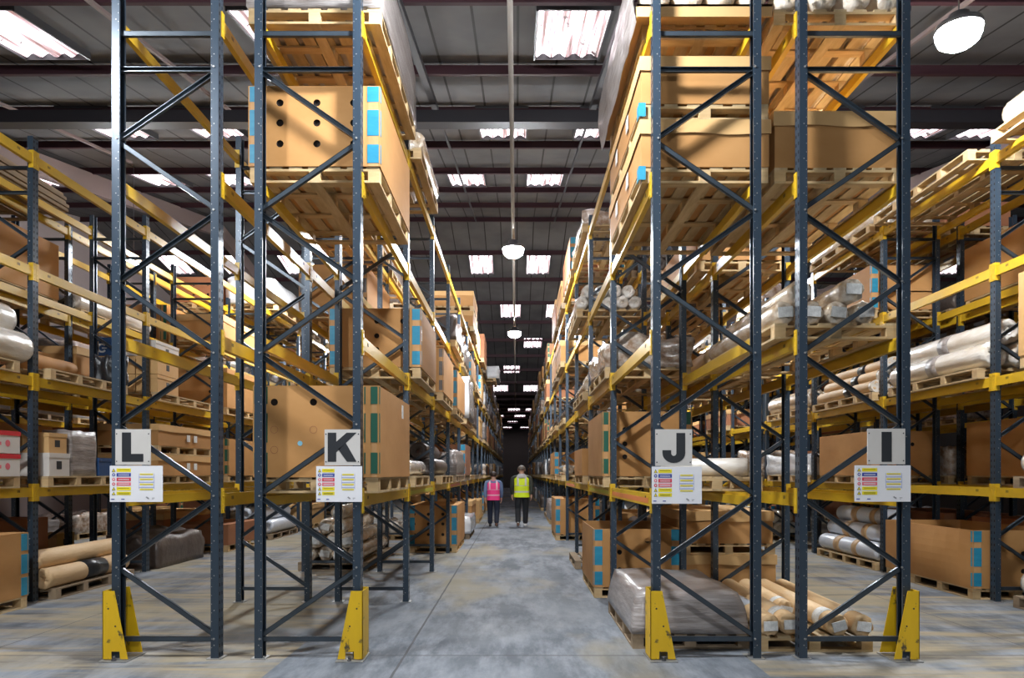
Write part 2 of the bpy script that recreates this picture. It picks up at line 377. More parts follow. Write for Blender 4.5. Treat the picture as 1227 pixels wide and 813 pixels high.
# column guards
def guard(x, sgn, lab):
    """x: aisle-side outer face of upright; sgn=+1 aisle at +x"""
    r = empty('column_guard', (x, Y0, 0), lab, 'column guard', 'yellow column guards at the rack ends')
    b = MB(); t = .006; H = .60; s = sgn; y0, y1 = -.125, .115
    ox = s*.035
    b.box(min(ox, ox-s*t), max(ox, ox-s*t), y0, y1, .02, H)
    for y in (y0, y1-t):
        pts = [(ox, y, .02), (ox, y, H), (ox-s*.10, y, H), (ox-s*.215, y, .02)]
        if y == y0:   # cut-out at the foot
            pts = [(ox, y, .02), (ox, y, H), (ox-s*.10, y, H), (ox-s*.215, y, .02), (ox-s*.15, y, .02), (ox-s*.145, y, .085), (ox-s*.075, y, .085), (ox-s*.075, y, .02)]
        b.prism(pts, (0, t, 0))
    for z, dx in ((.3,.11),(.45,.05)): b.disc((ox-s*dx, y0-.001, z), .008, 8, 1)
    b.build('guard_plate', [GUARD, INK], r)
    b = MB(); b.box(min(ox+s*.01, ox-s*.225), max(ox+s*.01, ox-s*.225), y0-.045, y1+.03, 0, .012)
    f = b.build('foot_plate', [GALV], r)
    b = MB(); b.tube((ox-s*.11, y0-.02, .012), (ox-s*.11, y0-.02, .05), .012, n=8); b.tube((ox-s*.11, y0-.02, .012), (ox-s*.11, y0-.02, .024), .02, n=6)
    b.build('anchor_bolt', [BLK], f)
guard(ROW['L'][0], -1, 'yellow steel column guard at the foot of rack L')
guard(ROW['K'][1], 1, 'yellow steel column guard at the foot of rack K')
guard(ROW['J'][0], -1, 'yellow steel column guard at the foot of rack J')
guard(ROW['I'][1], 1, 'yellow steel column guard at the foot of rack I')

# signs
def X(px, d): return (px-619)*d/830
def Z(py, d): return EYE+(568-py)*d/830
DS = 5.955
def letter_sign(ch, x0, x1, y0, y1):
    X0, X1, Z1, Z0 = X(x0,DS), X(x1,DS), Z(y0,DS), Z(y1,DS); w = X1-X0; h = Z1-Z0
    r = empty('aisle_sign', ((X0+X1)/2, DS, Z0), f'square off-white aisle sign with black letter {ch}', 'sign', 'aisle letter signs')
    b = MB(); b.box(-w/2, w/2, -.003, .005, 0, h); b.build('plate', [SIGNW], r)
    P = lambda u, v: (-w/2+u*w, -.0045, v*h)
    b = MB(); D = (0,.001,0)
    if ch == 'L': b.prism([P(.19,.09),P(.80,.09),P(.80,.31),P(.45,.31),P(.45,.91),P(.19,.91)], D)
    if ch == 'I': b.prism([P(.37,.07),P(.64,.07),P(.64,.91),P(.37,.91)], D)
    if ch == 'K':
        b.prism([P(.09,.10),P(.33,.10),P(.33,.91),P(.09,.91)], D)
        b.prism([P(.33,.36),P(.33,.66),P(.62,.91),P(.90,.91),P(.33,.36)][:4], D)
        b.prism([P(.38,.445),P(.63,.10),P(.90,.10),P(.60,.62)], D)
    if ch == 'J':
        b.prism([P(.57,.35),P(.81,.35),P(.81,.90),P(.57,.90)], D)
        o = []; i_ = []
        for k in range(13):
            a = -PI*k/12; o.append((.50+.31*math.cos(a), .35+.27*math.sin(a))); i_.append((.50+.07*math.cos(a), .35+.075*math.sin(a)))
        for k in range(12): b.prism([P(*o[k]),P(*i_[k]),P(*i_[k+1]),P(*o[k+1])], D)
        b.prism([P(.19,.35),P(.43,.35),P(.43,.43),P(.19,.43)], D)
    b.build('letter', [INK], r)
    for u in (.04,.95):
        for v in (.10,.87): 
            q = MB(); p = P(u,v); q.disc((p[0],-.0045,p[2]), .006, 8); q.build('screw', [INK], r)
def board(ch, x0, x1, y0, y1):
    X0, X1, Z1, Z0 = X(x0,DS), X(x1,DS), Z(y0,DS), Z(y1,DS); w = X1-X0; h = Z1-Z0
    r = empty('safety_notice_board', ((X0+X1)/2, DS, Z0), f'white safety notice board with coloured strips below letter {ch}', 'notice board', 'safety notice boards')
    b = MB(); b.box(-w/2, w/2, -.003, .004, 0, h); b.build('board', [WHITE], r)
    P = lambda u, v: (-w/2+u*w, -.0042, v*h)
    def rect(bb, u0, u1, v0, v1, m): bb.prism([P(u0,v0),P(u1,v0),P(u1,v1),P(u0,v1)], (0,.001,0), m)
    def over(bb, u0, u1, v0, v1, m):
        q = [P(u0,v0),P(u1,v0),P(u1,v1),P(u0,v1)]; bb.poly([(p[0], -.0047, p[2]) for p in q], m)
    b = MB()
    cols = [0,1,2,3,0,0]
    for k, c in enumerate(cols):
        v1 = .925-k*.128; rect(b, .13, .40, v1-.095, v1, c)
        for j in range(2 if k in (1,2,3,5) else 1):      # two lines of small print
            over(b, .16, .37, v1-.042-j*.028, v1-.032-j*.028, 6 if c in (0,) else 5)
        uc, vc = .075, v1-.047
        if k in (0,4,5):
            b.poly([(p[0],-.0047,p[2]) for p in (P(uc-.035,vc-.045),P(uc+.035,vc-.045),P(uc,vc+.05))], 6)
            b.poly([(p[0],-.005,p[2]) for p in (P(uc-.022,vc-.036),P(uc+.022,vc-.036),P(uc,vc+.026))], 0)
        else:
            p = P(uc,vc); b.disc((p[0],-.0047,p[2]), .045*h, 12, {1:1,2:3,3:2}[k]); b.disc((p[0],-.005,p[2]), .02*h, 8, 5)
    b.build('warning_strips', [SY,SB,SR,SP,SL,WHITE,INK], r)
    b = MB()
    for k in range(4): rect(b, .57, .82, .745-k*.14, .785-k*.14, 0)
    for k in range(4): over(b, .60, .79, .761-k*.14, .768-k*.14, 6)
    for k in range(3): rect(b, .555, .84, .67-k*.14, .70-k*.14, 4)
    for u in (.555,.84): rect(b, u-.004, u+.004, .36, .79, 4)
    b.build('load_table', [SY,SB,SR,SP,SL,WHITE,SG], r)
    b = MB(); rect(b,.03,.09,.06,.085,1); rect(b,.22,.28,.06,.085,1); 
    b.poly([(p[0],-.0047,p[2]) for p in (P(.68,.13),P(.70,.15),P(.745,.11),P(.745,.07),P(.71,.09))], 6)
    rect(b,.80,.85,.10,.115,6); rect(b,.80,.83,.07,.08,6)
    b.build('small_print', [SY,SB,SR,SP,SL,WHITE,SG], r)
letter_sign('L', 138.4, 180.5, 514.7, 557.5); board('L', 131.8, 195, 558.5, 601.8)
letter_sign('K', 389, 431.7, 515, 558); board('K', 379, 433.9, 559, 601.8)
letter_sign('J', 785.2, 829.3, 514.8, 558.7); board('J', 781, 840.8, 559.5, 604)
letter_sign('I', 1039.3, 1084.5, 514, 556.7); board('I', 1024, 1091, 558, 601.5)

# ------------------------------------------------------------------ goods
PH = .14
_pc = {}
def pallet_meshes(w, l, wood):
    key = (round(w,2), round(l,2), wood.name)
    if key in _pc: return _pc[key]
    a, c = w/2, l/2; d = MB(); n = max(5, int(w/.16)); bw = .115
    for k in range(n):
        x = -a + (w-bw)*k/(n-1); d.box(x, x+bw, -c, c, .12, PH)
    nc = 3 if l < 1.6 else (4 if l < 2.1 else 5); ysn = [-c+.05+(l-.1)*k/(nc-1) for k in range(nc)]
    for y in ysn: d.box(-a, a, y-.05, y+.05, .10, .12, 1)
    for y in (ysn[0], ysn[-1]): d.box(-a+.101, -.051, y-.05, y+.05, 0, .02, 1); d.box(.051, a-.101, y-.05, y+.05, 0, .02, 1)
    deck = d.mesh('deck', [wood, WOODX if wood is WOOD else wood]); runs = []
    for x in (-a+.05, 0, a-.05):
        b = MB(); b.box(x-.05, x+.05, -c, c, 0, .02)
        for y in ysn: b.box(x-.05, x+.05, y-.05 if abs(y-ysn[0])>1e-6 else -c, y+.05 if abs(y-ysn[-1])>1e-6 else c, .02, .10, 1)
        runs.append(b.mesh('runner', [wood, WOODX if wood is WOOD else wood]))
    one = MB()
    _pc[key] = (deck, runs); return _pc[key]
n_pal = 0; far_pal = MB()
def pallet(x0, x1, y0, y1, z, lab, wood=None):
    wood = wood or WOOD
    dk, rn = pallet_meshes(x1-x0, y1-y0, wood)
    global n_pal; n_pal += 1
    if n_pal > 298:      # deepest ones, a few pixels each
        a, c, X_, Y_ = (x1-x0)/2, (y1-y0)/2, (x0+x1)/2, (y0+y1)/2
        far_pal.box(x0,x1,y0,y1,z+.11,z+PH)
        for dx in (-a+.05,0,a-.05):
            far_pal.box(X_+dx-.05,X_+dx+.05,y0,y1,z,z+.02)
            for dy in (-c+.05,0,c-.05): far_pal.box(X_+dx-.05,X_+dx+.05,Y_+dy-.05,Y_+dy+.05,z+.02,z+.11)
        return z+PH
    r = empty('pallet', ((x0+x1)/2, (y0+y1)/2, z), lab, 'pallet', 'wooden pallets')
    put('deck', dk, r)
    for m in rn: put('runner', m, r)
    return z+PH

def hole_face(b, x0, x1, y, z0, z1, holes, r, depth=.02):
    """front face (normal -y) with round openings; holes = list of (x,z)"""
    if not holes:
        b.quad((x0,y,z0),(x1,y,z0),(x1,y,z1),(x0,y,z1)); return
    xs = sorted({h[0] for h in holes}); zs = sorted({h[1] for h in holes})
    cx = [x0]+[v for x in xs for v in (x-r*1.5, x+r*1.5)]+[x1]; cz = [z0]+[v for z in zs for v in (z-r*1.5, z+r*1.5)]+[z1]
    for i in range(len(cx)-1):
        for j in range(len(cz)-1):
            if i % 2 and j % 2 and (xs[i//2], zs[j//2]) in holes:
                X_, Z_ = xs[i//2], zs[j//2]; n = 12; o = []; c = []
                for k in range(n):
                    a = 2*PI*k/n; ca, sa = math.cos(a), math.sin(a); q = 1.5*r/max(abs(ca),abs(sa))
                    o.append((X_+q*ca, y, Z_+q*sa)); c.append((X_+r*ca, y, Z_+r*sa))
                # square corners are on the ring for n=12 only approximately: add corner fills
                for k in range(n):
                    l = (k+1) % n
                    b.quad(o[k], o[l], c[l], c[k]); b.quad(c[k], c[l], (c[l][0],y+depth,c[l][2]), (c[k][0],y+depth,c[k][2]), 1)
                    if abs(abs(o[k][0]-X_)-1.5*r) < 1e-6 and abs(abs(o[l][0]-X_)-1.5*r) > 1e-6 or abs(abs(o[k][0]-X_)-1.5*r) > 1e-6 and abs(abs(o[l][0]-X_)-1.5*r) < 1e-6:
                        mx_ = X_+math.copysign(1.5*r, o[k][0]+o[l][0]-2*X_); mz = Z_+math.copysign(1.5*r, o[k][2]+o[l][2]-2*Z_)
                        b.poly([o[k], (mx_,y,mz), o[l]])
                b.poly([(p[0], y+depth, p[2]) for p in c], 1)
            else:
                b.quad((cx[i],y,cz[j]),(cx[i+1],y,cz[j]),(cx[i+1],y,cz[j+1]),(cx[i],y,cz[j+1]))
def panel(b, p, u, v, n, bulge, k=8, m=0):
    p = Vector(p); u = Vector(u); v = Vector(v); n = Vector(n)
    g = [[p+u*(i/k)+v*(j/k)+n*bulge*math.sin(PI*i/k)*math.sin(PI*j/k) for j in range(k+1)] for i in range(k+1)]
    for i in range(k):
        for j in range(k): b.quad(g[i][j], g[i+1][j], g[i+1][j+1], g[i][j+1], m, bulge != 0)

def crate(x0, x1, y0, y1, z0, z1, desc, place, holes=None, tape=None, lid=False, bulge=.0, cm=None, labels=(), name='cardboard_crate', aisle=1, opened=False):
    """holes: list of (u,v) on the near end; tape: BLUE/GREEN bands; labels: (u,v,w,h) sheets on aisle side"""
    cm = cm or CARD; w, l, h = x1-x0, y1-y0, z1-z0
    r = empty(name, ((x0+x1)/2, (y0+y1)/2, z0), f'{desc} on {place}', 'crate' if name == 'cardboard_crate' else 'box', 'cardboard crates' if name == 'cardboard_crate' else None)
    a, c = w/2, l/2; hb = h-(.0 if not lid else .03)
    b = MB(); g = 0 if not lid else .014
    xa, xb, ya, yb = -a+g, a-g, -c+g, c-g
    hs = [(round(xa+(xb-xa)*u,4), round(h*v,4)) for u, v in (holes or [])]
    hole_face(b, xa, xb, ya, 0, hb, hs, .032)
    panel(b, (xb,yb,0), (-(xb-xa),0,0), (0,0,hb), (0,1,0), 0, 1)
    k = 8 if bulge else 1
    panel(b, (xb,ya,0), (0,yb-ya,0), (0,0,hb), (1,0,0), bulge, k)
    panel(b, (xa,yb,0), (0,ya-yb,0), (0,0,hb), (-1,0,0), bulge, k)
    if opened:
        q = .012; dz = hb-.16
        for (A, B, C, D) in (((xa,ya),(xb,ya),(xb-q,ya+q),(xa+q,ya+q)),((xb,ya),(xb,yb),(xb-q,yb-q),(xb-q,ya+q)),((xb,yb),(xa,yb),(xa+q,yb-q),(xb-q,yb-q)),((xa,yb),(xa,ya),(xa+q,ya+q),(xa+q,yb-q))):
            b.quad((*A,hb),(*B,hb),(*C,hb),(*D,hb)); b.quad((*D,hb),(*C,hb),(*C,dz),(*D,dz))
        b.quad((xa+q,ya+q,dz),(xb-q,ya+q,dz),(xb-q,yb-q,dz),(xa+q,yb-q,dz), 2)  # raised inner panel, its dark colour stands for the shade inside
    else: panel(b, (xa,ya,hb), (xb-xa,0,0), (0,yb-ya,0), (0,0,1), 0, 1)
    panel(b, (xa,yb,0), (xb-xa,0,0), (0,ya-yb,0), (0,0,-1), 0, 1)
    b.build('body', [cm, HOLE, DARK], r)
    if lid:
        lh = min(.13, h*.3); n = 12
        b = MB(); w_ = lambda t: -.012*math.sin(t*PI*3+x0)*math.sin(t*PI)
        for side in range(4):
            P0, P1 = [((-a,-c),(a,-c)),((a,-c),(a,c)),((a,c),(-a,c)),((-a,c),(-a,-c))][side]
            for q in range(n):
                t0, t1 = q/n, (q+1)/n
                A = (P0[0]+(P1[0]-P0[0])*t0, P0[1]+(P1[1]-P0[1])*t0); B = (P0[0]+(P1[0]-P0[0])*t1, P0[1]+(P1[1]-P0[1])*t1)
                b.quad((*A, h-lh+w_(t0)), (*B, h-lh+w_(t1)), (*B, h), (*A, h))
        b.quad((-a,-c,h),(a,-c,h),(a,c,h),(-a,c,h))
        b.build('lid', [CARD2], r)
    if tape:
        e = .004; tw = .085 if tape is BLUE else .045; tl = .03
        for sx in (-1, 1):
            cx = sx*a
            b = MB()   # exposed corner post between the tape pieces
            X0_, X1_ = sorted((cx-sx*(.02+tw), cx-sx*.02)); b.box(X0_, X1_, -c-.002, -c, .0, h*.98)
            b.build('corner_post', [TAN], r)
            for (v0, v1) in ((.04,.27),(.38,.70),(.80,.99)):
                b = MB()
                if tape is GREEN: b.box(cx-sx*.125-.006, cx-sx*.125+.006, -c-e, -c-.0005, h*v0, h*v1)
                b.box(X0_-.008, X1_+.008, -c-e, -c-.002, h*v0, h*v1)
                if sx == aisle: b.box(min(cx,cx+sx*e), max(cx,cx+sx*e), -c+.004, -c+.002+tl, h*v0, h*v1)
                b.build('tape', [tape], r)
    for (u, v, lw, lh) in labels:
        b = MB(); xx = aisle*a; yy = -c+l*u; zz = h*v
        xs = sorted((xx, xx+aisle*(.003+bulge))); b.box(xs[0], xs[1], yy-lw/2, yy+lw/2, zz-lh/2, zz+lh/2); b.build('label', [PAPER], r)
    return r

H33 = [(u, v) for u in (.24,.52,.80) for v in (.28,.54,.79)]
H23 = [(u, v) for u in (.25,.6) for v in (.30,.5,.72)]
def crate_on_pallet(R, bay, lev, x0, x1, y0, y1, h, desc, **kw):
    base = LEV[lev]+.058 if lev else 0
    pl = at(R, bay, lev); wd = kw.pop('wood', None)
    z = pallet(x0+.01, x1-.01, y0+.01, y1-.01, base, f"wooden pallet under {desc}, {pl}", wd)
    return crate(x0, x1, y0, y1, z, z+h, desc, pl, aisle=(1 if AISLE[R] else -1), **kw)

def wrapped(x0, x1, y0, y1, z0, z1, desc, place, m=None, lump=.03, taper=0, name='wrapped_load', seed=0):
    m = m or FILM; rnd = random.Random(seed*7+int(x0*10)); nx, ny, nz = 10, 12, 6
    cx, cy = (x0+x1)/2, (y0+y1)/2; ph = [rnd.uniform(0,6) for _ in range(6)]
    def f(u, v, t):
        x = (u-.5)*(x1-x0); y = (v-.5)*(y1-y0); z = t*(z1-z0)
        k = 1-taper*t; x *= k; y *= k
        # rounded top shoulders + lumps
        sh = .28*max(0, t-.6)**2; x *= 1-sh; y *= 1-sh*.6
        d = lump*(math.sin(u*9+ph[0])*math.sin(v*11+ph[1])+.6*math.sin(t*8+ph[2]+u*5))
        z += d*t; x += d*.5*(1 if u > .5 else -1)*(.3+t*.7)*abs(u-.5)*2; y += d*.5*(1 if v > .5 else -1)*abs(v-.5)*2
        return Vector((x, y, max(z, 0)))
    b = MB()
    def face(fn, n1, n2):
        for i in range(n1):
            for j in range(n2): b.quad(fn(i/n1,j/n2), fn((i+1)/n1,j/n2), fn((i+1)/n1,(j+1)/n2), fn(i/n1,(j+1)/n2), 0, True)
    face(lambda u,t: f(u,0,t), nx, nz); face(lambda u,t: f(1-u,1,t), nx, nz)
    face(lambda v,t: f(1,v,t), ny, nz); face(lambda v,t: f(0,1-v,t), ny, nz)
    face(lambda u,v: f(u,v,1), nx, ny); face(lambda u,v: f(u,1-v,0), nx, ny)
    me = b.mesh(name, [m]); bm = bmesh.new(); bm.from_mesh(me); bmesh.ops.remove_doubles(bm, verts=bm.verts, dist=.0005)
    bmesh.ops.recalc_face_normals(bm, faces=bm.faces); bm.to_mesh(me); bm.free()
    o = put(name, me, None, (cx, cy, z0)); return tag(o, f'{desc} on {place}', 'wrapped load', 'film wrapped loads')

def roll(p0, p1, r, m, lab, group, name='paper_roll', end='crumple', label=False, bands=(), seed=0, n=18):
    """roll from near end p0 to far end p1"""
    p0 = Vector(p0); p1 = Vector(p1); L = (p1-p0).length; rnd = random.Random(seed+int(p0.x*100)+int(p0.y*10))
    ang = math.atan2(p1.y-p0.y, p1.x-p0.x)-PI/2
    rings = []; prof = []
    k = r*.32
    if end == 'crumple': prof = [(0.03,.30),(0.0,.55),(.012,.82),(k*.6,.95),(k*1.5,1.0),(L*.3,.985),(L*.62,.98),(L-k*1.5,1.0),(L-k*.5,.93),(L-.01,.78),(L,.45),(L-.02,.2)]
    else: prof = [(0,.2),(0,.93),(.012,1.0),(L*.33,.98),(L*.66,.98),(L-.012,1.0),(L,.93),(L,.2)]
    for q, (s, f) in enumerate(prof):
        ring = []
        for i in range(n):
            a = 2*PI*i/n; jit = 1+(rnd.uniform(-.13,.13) if end == 'crumple' and (q < 4 or q > 8) else rnd.uniform(-.006,.006))
            dy = rnd.uniform(-.022,.022) if end == 'crumple' and q < 3 else 0
            ring.append((r*f*jit*math.cos(a), s+dy, r*f*jit*math.sin(a)))
        rings.append(ring)
    b = MB(); b.loft(rings)
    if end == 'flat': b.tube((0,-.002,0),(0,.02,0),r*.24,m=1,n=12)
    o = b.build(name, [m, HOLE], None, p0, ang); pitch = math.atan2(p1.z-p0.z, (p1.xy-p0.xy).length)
    o.rotation_euler = (pitch, 0, ang); tag(o, lab, 'roll', group)
    for (t0, t1, bm2) in bands:
        q = MB(); rr = r*1.025
        q.loft([[(rr*math.cos(2*PI*i/n), L*t, rr*math.sin(2*PI*i/n)) for i in range(n)] for t in (t0, t1)]); q.build('band', [bm2], o)
    if label:
        q = MB(); a0 = rnd.uniform(-.3,.3); s = r*.62
        c, d = math.cos(a0), math.sin(a0)
        pts = [(x*c-z*d, -.022, x*d+z*c) for x, z in ((-s,-s*.7),(s,-s*.7),(s,s*.7),(-s,s*.7))]
        q.prism(pts, (0,.01,0)); q.build('end_label', [PAPER], o)
    return o

def place_rolls(R, bay, lev, centres, z0, y0, y1, r, m, desc, kinds=None, skew=0, jit=0, **kw):
    """centres: rows of x lists from bottom up; desc: kind phrase"""
    tiers = ['bottom','middle','upper','top']; rnd = random.Random(bay*31+lev*7+len(R))
    for t, xs in enumerate(centres):
        for k, x in enumerate(xs):
            z = z0+r+t*r*1.76; one = len(xs) == 1
            tn = 'bottom' if t == 0 else ('top' if t == len(centres)-1 else tiers[t])
            nm = f'only' if one else ORD[k]
            j0, j1 = rnd.uniform(0, jit), rnd.uniform(0, jit)
            roll((x, y0+j0, z), (x+skew, y1-j1, z), r, m, f'{desc}, {nm} of {tn} row, {at(R,bay,lev)}', 'rolls stored on the racking', seed=k*3+t*17, **kw)

# ---- rack K ---------------------------------------------------------------
KX0, KX1 = -2.37, -1.205
def base(lev): return LEV[lev]+.058 if lev else 0
crate_on_pallet('K',0,1, -2.33,-1.215, 6.12,7.86, .81, 'large brown crate with green straps', tape=GREEN, holes=[(.17,.82),(.48,.82),(.84,.82)], labels=[(.72,.85,.10,.14)])
kc = [o for o in COL.objects if o.name.startswith('cardboard_crate')][-1]
b = MB(); b.disc((-1.913+1.7725, -.872, .30), .022, 16); b.build('round_sticker', [mat('pale_blue_sticker', (.25,.55,.68), .5)], kc)
for (u_, v_) in ((.17,.52),(.17,.30),(.48,.52)):
    b = MB(); n = 14; xc_, zc_ = -.5575+1.115*u_, .81*v_
    for q in range(n):
        a0, a1 = 2*PI*q/n, 2*PI*(q+1)/n
        b.quad(*[(xc_+r_*math.cos(t_), -.8715, zc_+r_*math.sin(t_)) for r_, t_ in ((.030,a0),(.030,a1),(.034,a1),(.034,a0))])
    b.build('pressed_vent_ring', [CARD3], kc)
crate_on_pallet('K',0,3, KX0,KX1, 6.12,7.80, .71, 'holed brown crate with blue tape', tape=BLUE, holes=H33)
z = pallet(KX0,KX1,6.12,8.25, base(4), 'wooden pallet under grey wrapped load, '+at('K',0,4))
wrapped(KX0-.01,KX1+.01,6.1,8.27, z, z+.75, 'grey film wrapped load', at('K',0,4), lump=.012, seed=1)
crate_on_pallet('K',1,2, KX0,KX1, 8.74,10.35, .74, 'holed brown crate with blue tape', tape=BLUE, holes=[(u,v) for u in (.52,.80) for v in (.30,.53,.78)], bulge=.03)
z = pallet(-2.2,-1.28,8.75,10.2, base(1), 'wooden pallet under pale roll, '+at('K',1,1))
place_rolls('K',1,1, [[-2.05,-1.75,-1.45]], z, 8.75,10.3, .11, WRAPW, 'pale plastic-wrapped roll')
z = pallet(KX0,KX1,8.74,10.6, base(4), 'wooden pallet under bulky wrapped rolls, '+at('K',1,4))
place_rolls('K',1,4, [[-2.2,-1.9,-1.6,-1.3]], z, 8.74,10.6, .13, KRAFTP, 'clear-wrapped brown roll', jit=.1)
crate_on_pallet('K',2,2, KX0,KX1, 11.4,13.2, .72, 'plain brown crate with dark straps', tape=DARK)
crate_on_pallet('K',3,2, KX0,KX1, 14.05,16.1, .76, 'brown crate with blue tape', tape=BLUE)
crate_on_pallet('K',3,0, -2.17,-1.2, 14.0,16.0, .82, 'holed floor crate with blue tape', tape=BLUE, holes=[(u,v) for u in (.1,.4,.7) for v in (.28,.54,.78)])
z = pallet(-2.3,-1.15,16.9,18.9, 0, 'grey pallet under white wrapped load, '+at('K',4,0), WOODG)
wrapped(-2.3,-1.12,16.85,18.9, z, z+.42, 'white film wrapped load', at('K',4,0), FILMW, .03, seed=4)
crate_on_pallet('K',6,0, -2.3,-1.2, 22.3,24.2, .6, 'small brown floor crate', cm=CARD2)
z = base(4); z = pallet(KX0,-1.2,19.3,21.3, z, 'lower pallet of crate stack, '+at('K',5,4))
crate(KX0,-1.2,19.3,21.3,z,z+.42,'lower of two lidded tan crates',at('K',5,4),lid=True,aisle=1)
z = pallet(KX0,-1.2,19.3,21.3, z+.42, 'upper pallet of crate stack, '+at('K',5,4))
crate(KX0,-1.2,19.3,21.3,z,z+.42,'upper of two lidded tan crates',at('K',5,4),lid=True,aisle=1)
crate_on_pallet('K',7,4, KX0,-1.15, 24.6,26.6, .85, 'reddish brown crate', cm=CARD3)
z = pallet(-2.1,-.9,29.8,31.8, base(4), 'wooden pallet under white wrapped load, '+at('K',9,4))
wrapped(-2.15,-.75,29.8,31.9, z, z+.5, 'bright white wrapped load', at('K',9,4), FILMW, .05, seed=9)
z = pallet(KX0,-1.2,16.7,18.7, base(2), 'wooden pallet under white wrapped load, '+at('K',4,2))
wrapped(KX0,-1.15,16.65,18.8, z, z+1.0, 'tall white wrapped load', at('K',4,2), FILMW, .04, seed=3)

# ---- rack L ---------------------------------------------------------------
crate_on_pallet('L',2,3, -3.60,-2.47, 11.45,13.5, .74, 'pale crate with dark purple strap', cm=CARD, tape=DARK)
z = pallet(-3.6,-2.45,11.4,13.8, 0, 'dark grey pallet under wrapped rolls, '+at('L',2,0), WOODG)
place_rolls('L',2,0, [[-3.45,-3.19,-2.93,-2.67],[-3.32,-3.06,-2.80],[-3.19,-2.93],[-2.98]], z, 11.4,13.8, .128, KRAFTP, 'plastic-wrapped brown roll', label=True, jit=.15)

# ---- rack J ---------------------------------------------------------------
JX0, JX1 = 1.09, 2.25
for k, nm in enumerate(('lower','upper')):
    zb = base(3)+k*.56
    z = pallet(JX0+.02,JX1-.02,6.14,8.15, zb, f'{nm} wooden pallet of crate stack, '+at('J',0,3))
    r = crate(JX0,JX1,6.12,8.17,z,z+.415,f'{nm} of two lidded tan crates',at('J',0,3),lid=True,aisle=-1, labels=[(.35,.4,.12,.14),(.7,.4,.12,.14)], cm=CARD)
    b = MB(); b.box(-.59,-.583,-1.03,-.93,-.12,0); b.box(-.583,-.53,-1.03,-1.026,-.12,0); b.build('blue_tape_flap', [BLUE], r)
z = pallet(JX0+.06,JX1-.03,6.35,8.5, base(4)-.0, 'wooden pallet under wrapped rolls, '+at('J',0,4))
o = MB(); zt = z
for (a_, c_, e_, f_, g_, h_) in ((JX0-.03,JX1,6.10,6.115,zt-.09,zt+.02),(JX0-.03,JX1,6.10,8.55,zt,zt+.02),(JX0-.03,JX0-.015,6.115,8.55,zt-.09,zt)): o.box(a_,c_,e_,f_,g_,h_)
q = o.build('cardboard_tray', [CARD2]); tag(q, 'flat cardboard tray under wrapped rolls, '+at('J',0,4), 'tray')
place_rolls('J',0,4, [[1.24,1.53,1.82,2.1],[1.38,1.67,1.96]], z+.02, 6.12,8.5, .14, KRAFTP, 'clear-wrapped brown roll')
o = MB(); n1, n2 = 16, 8; rr_ = random.Random(5)
gx = [[(JX0-.035-.05*math.sin(PI*j/n2)+rr_.uniform(-.008,.008), 6.12+2.45*i/n1, z-.12+.72*j/n2) for j in range(n2+1)] for i in range(n1+1)]
for i in range(n1):
    for j in range(n2): o.quad(gx[i][j],gx[i+1][j],gx[i+1][j+1],gx[i][j+1],0,True); o.quad(*[(p[0]+.004,p[1],p[2]) for p in (gx[i][j],gx[i+1][j],gx[i+1][j+1],gx[i][j+1])],0,True)
q = o.build('stretch_film', [FILM]); tag(q, 'grey stretch film hanging over side of roll load, '+at('J',0,4), 'plastic film')
z = pallet(1.12,2.2,8.74,10.7, base(2), 'wooden pallet under bagged lumps, '+at('J',1,2))
wrapped(1.12,2.2,8.74,10.7, z, z+.36, 'lumpy clear-wrapped load', at('J',1,2), FILMB, .09, seed=5)
z = pallet(.99,2.15,11.4,13.4, base(3), 'wooden pallet under wrapped rolls, '+at('J',2,3))
place_rolls('J',2,3, [[1.08,1.3,1.52,1.74,1.96],[1.19,1.41,1.63,1.85]], z, 11.35,13.5, .108, WRAPW, 'pale plastic-wrapped roll', jit=.1)
z = pallet(1.08,2.2,11.4,13.5, base(4), 'wooden pallet under wrapped load, '+at('J',2,4))
wrapped(1.1,2.15,11.4,13.5, z, z+.24, 'lumpy pale wrapped load', at('J',2,4), FILMB, .06, seed=6)
crate_on_pallet('J',1,1, 1.09,2.22, 8.78,10.55, .82, 'holed brown crate with green straps', tape=GREEN, holes=H23)
crate_on_pallet('J',2,1, 1.08,2.0, 11.45,12.9, .45, 'small brown crate')
z = pallet(1.55,2.45,6.9,8.4, base(1), 'wooden pallet under pale roll, '+at('J',0,1))
roll((1.5,7.6,z+.1),(2.42,7.2,z+.1),.1,WRAPW,'pale plastic-wrapped roll lying across '+at('J',0,1),'rolls stored on the racking')
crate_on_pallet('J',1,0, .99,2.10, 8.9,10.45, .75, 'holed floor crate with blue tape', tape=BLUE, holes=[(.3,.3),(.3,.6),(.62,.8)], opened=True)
crate_on_pallet('J',4,0, .93,2.0, 16.6,18.5, .86, 'holed floor crate with blue tape', tape=BLUE)
pallet(.98,2.1,11.6,12.9, 0, 'empty low grey pallet, '+at('J',2,0), WOODG)
z = pallet(1.06,2.12,6.32,8.0, 0, 'dark pallet under grey wrapped load, '+at('J',0,0), WOODG)
wrapped(1.05,2.13,6.30,8.05, z, z+.37, 'wide grey film wrapped load', at('J',0,0), lump=.014, taper=.10, seed=11)
crate_on_pallet('J',4,3, 1.05,2.2, 16.7,18.6, .5, 'brown crate', lid=True)

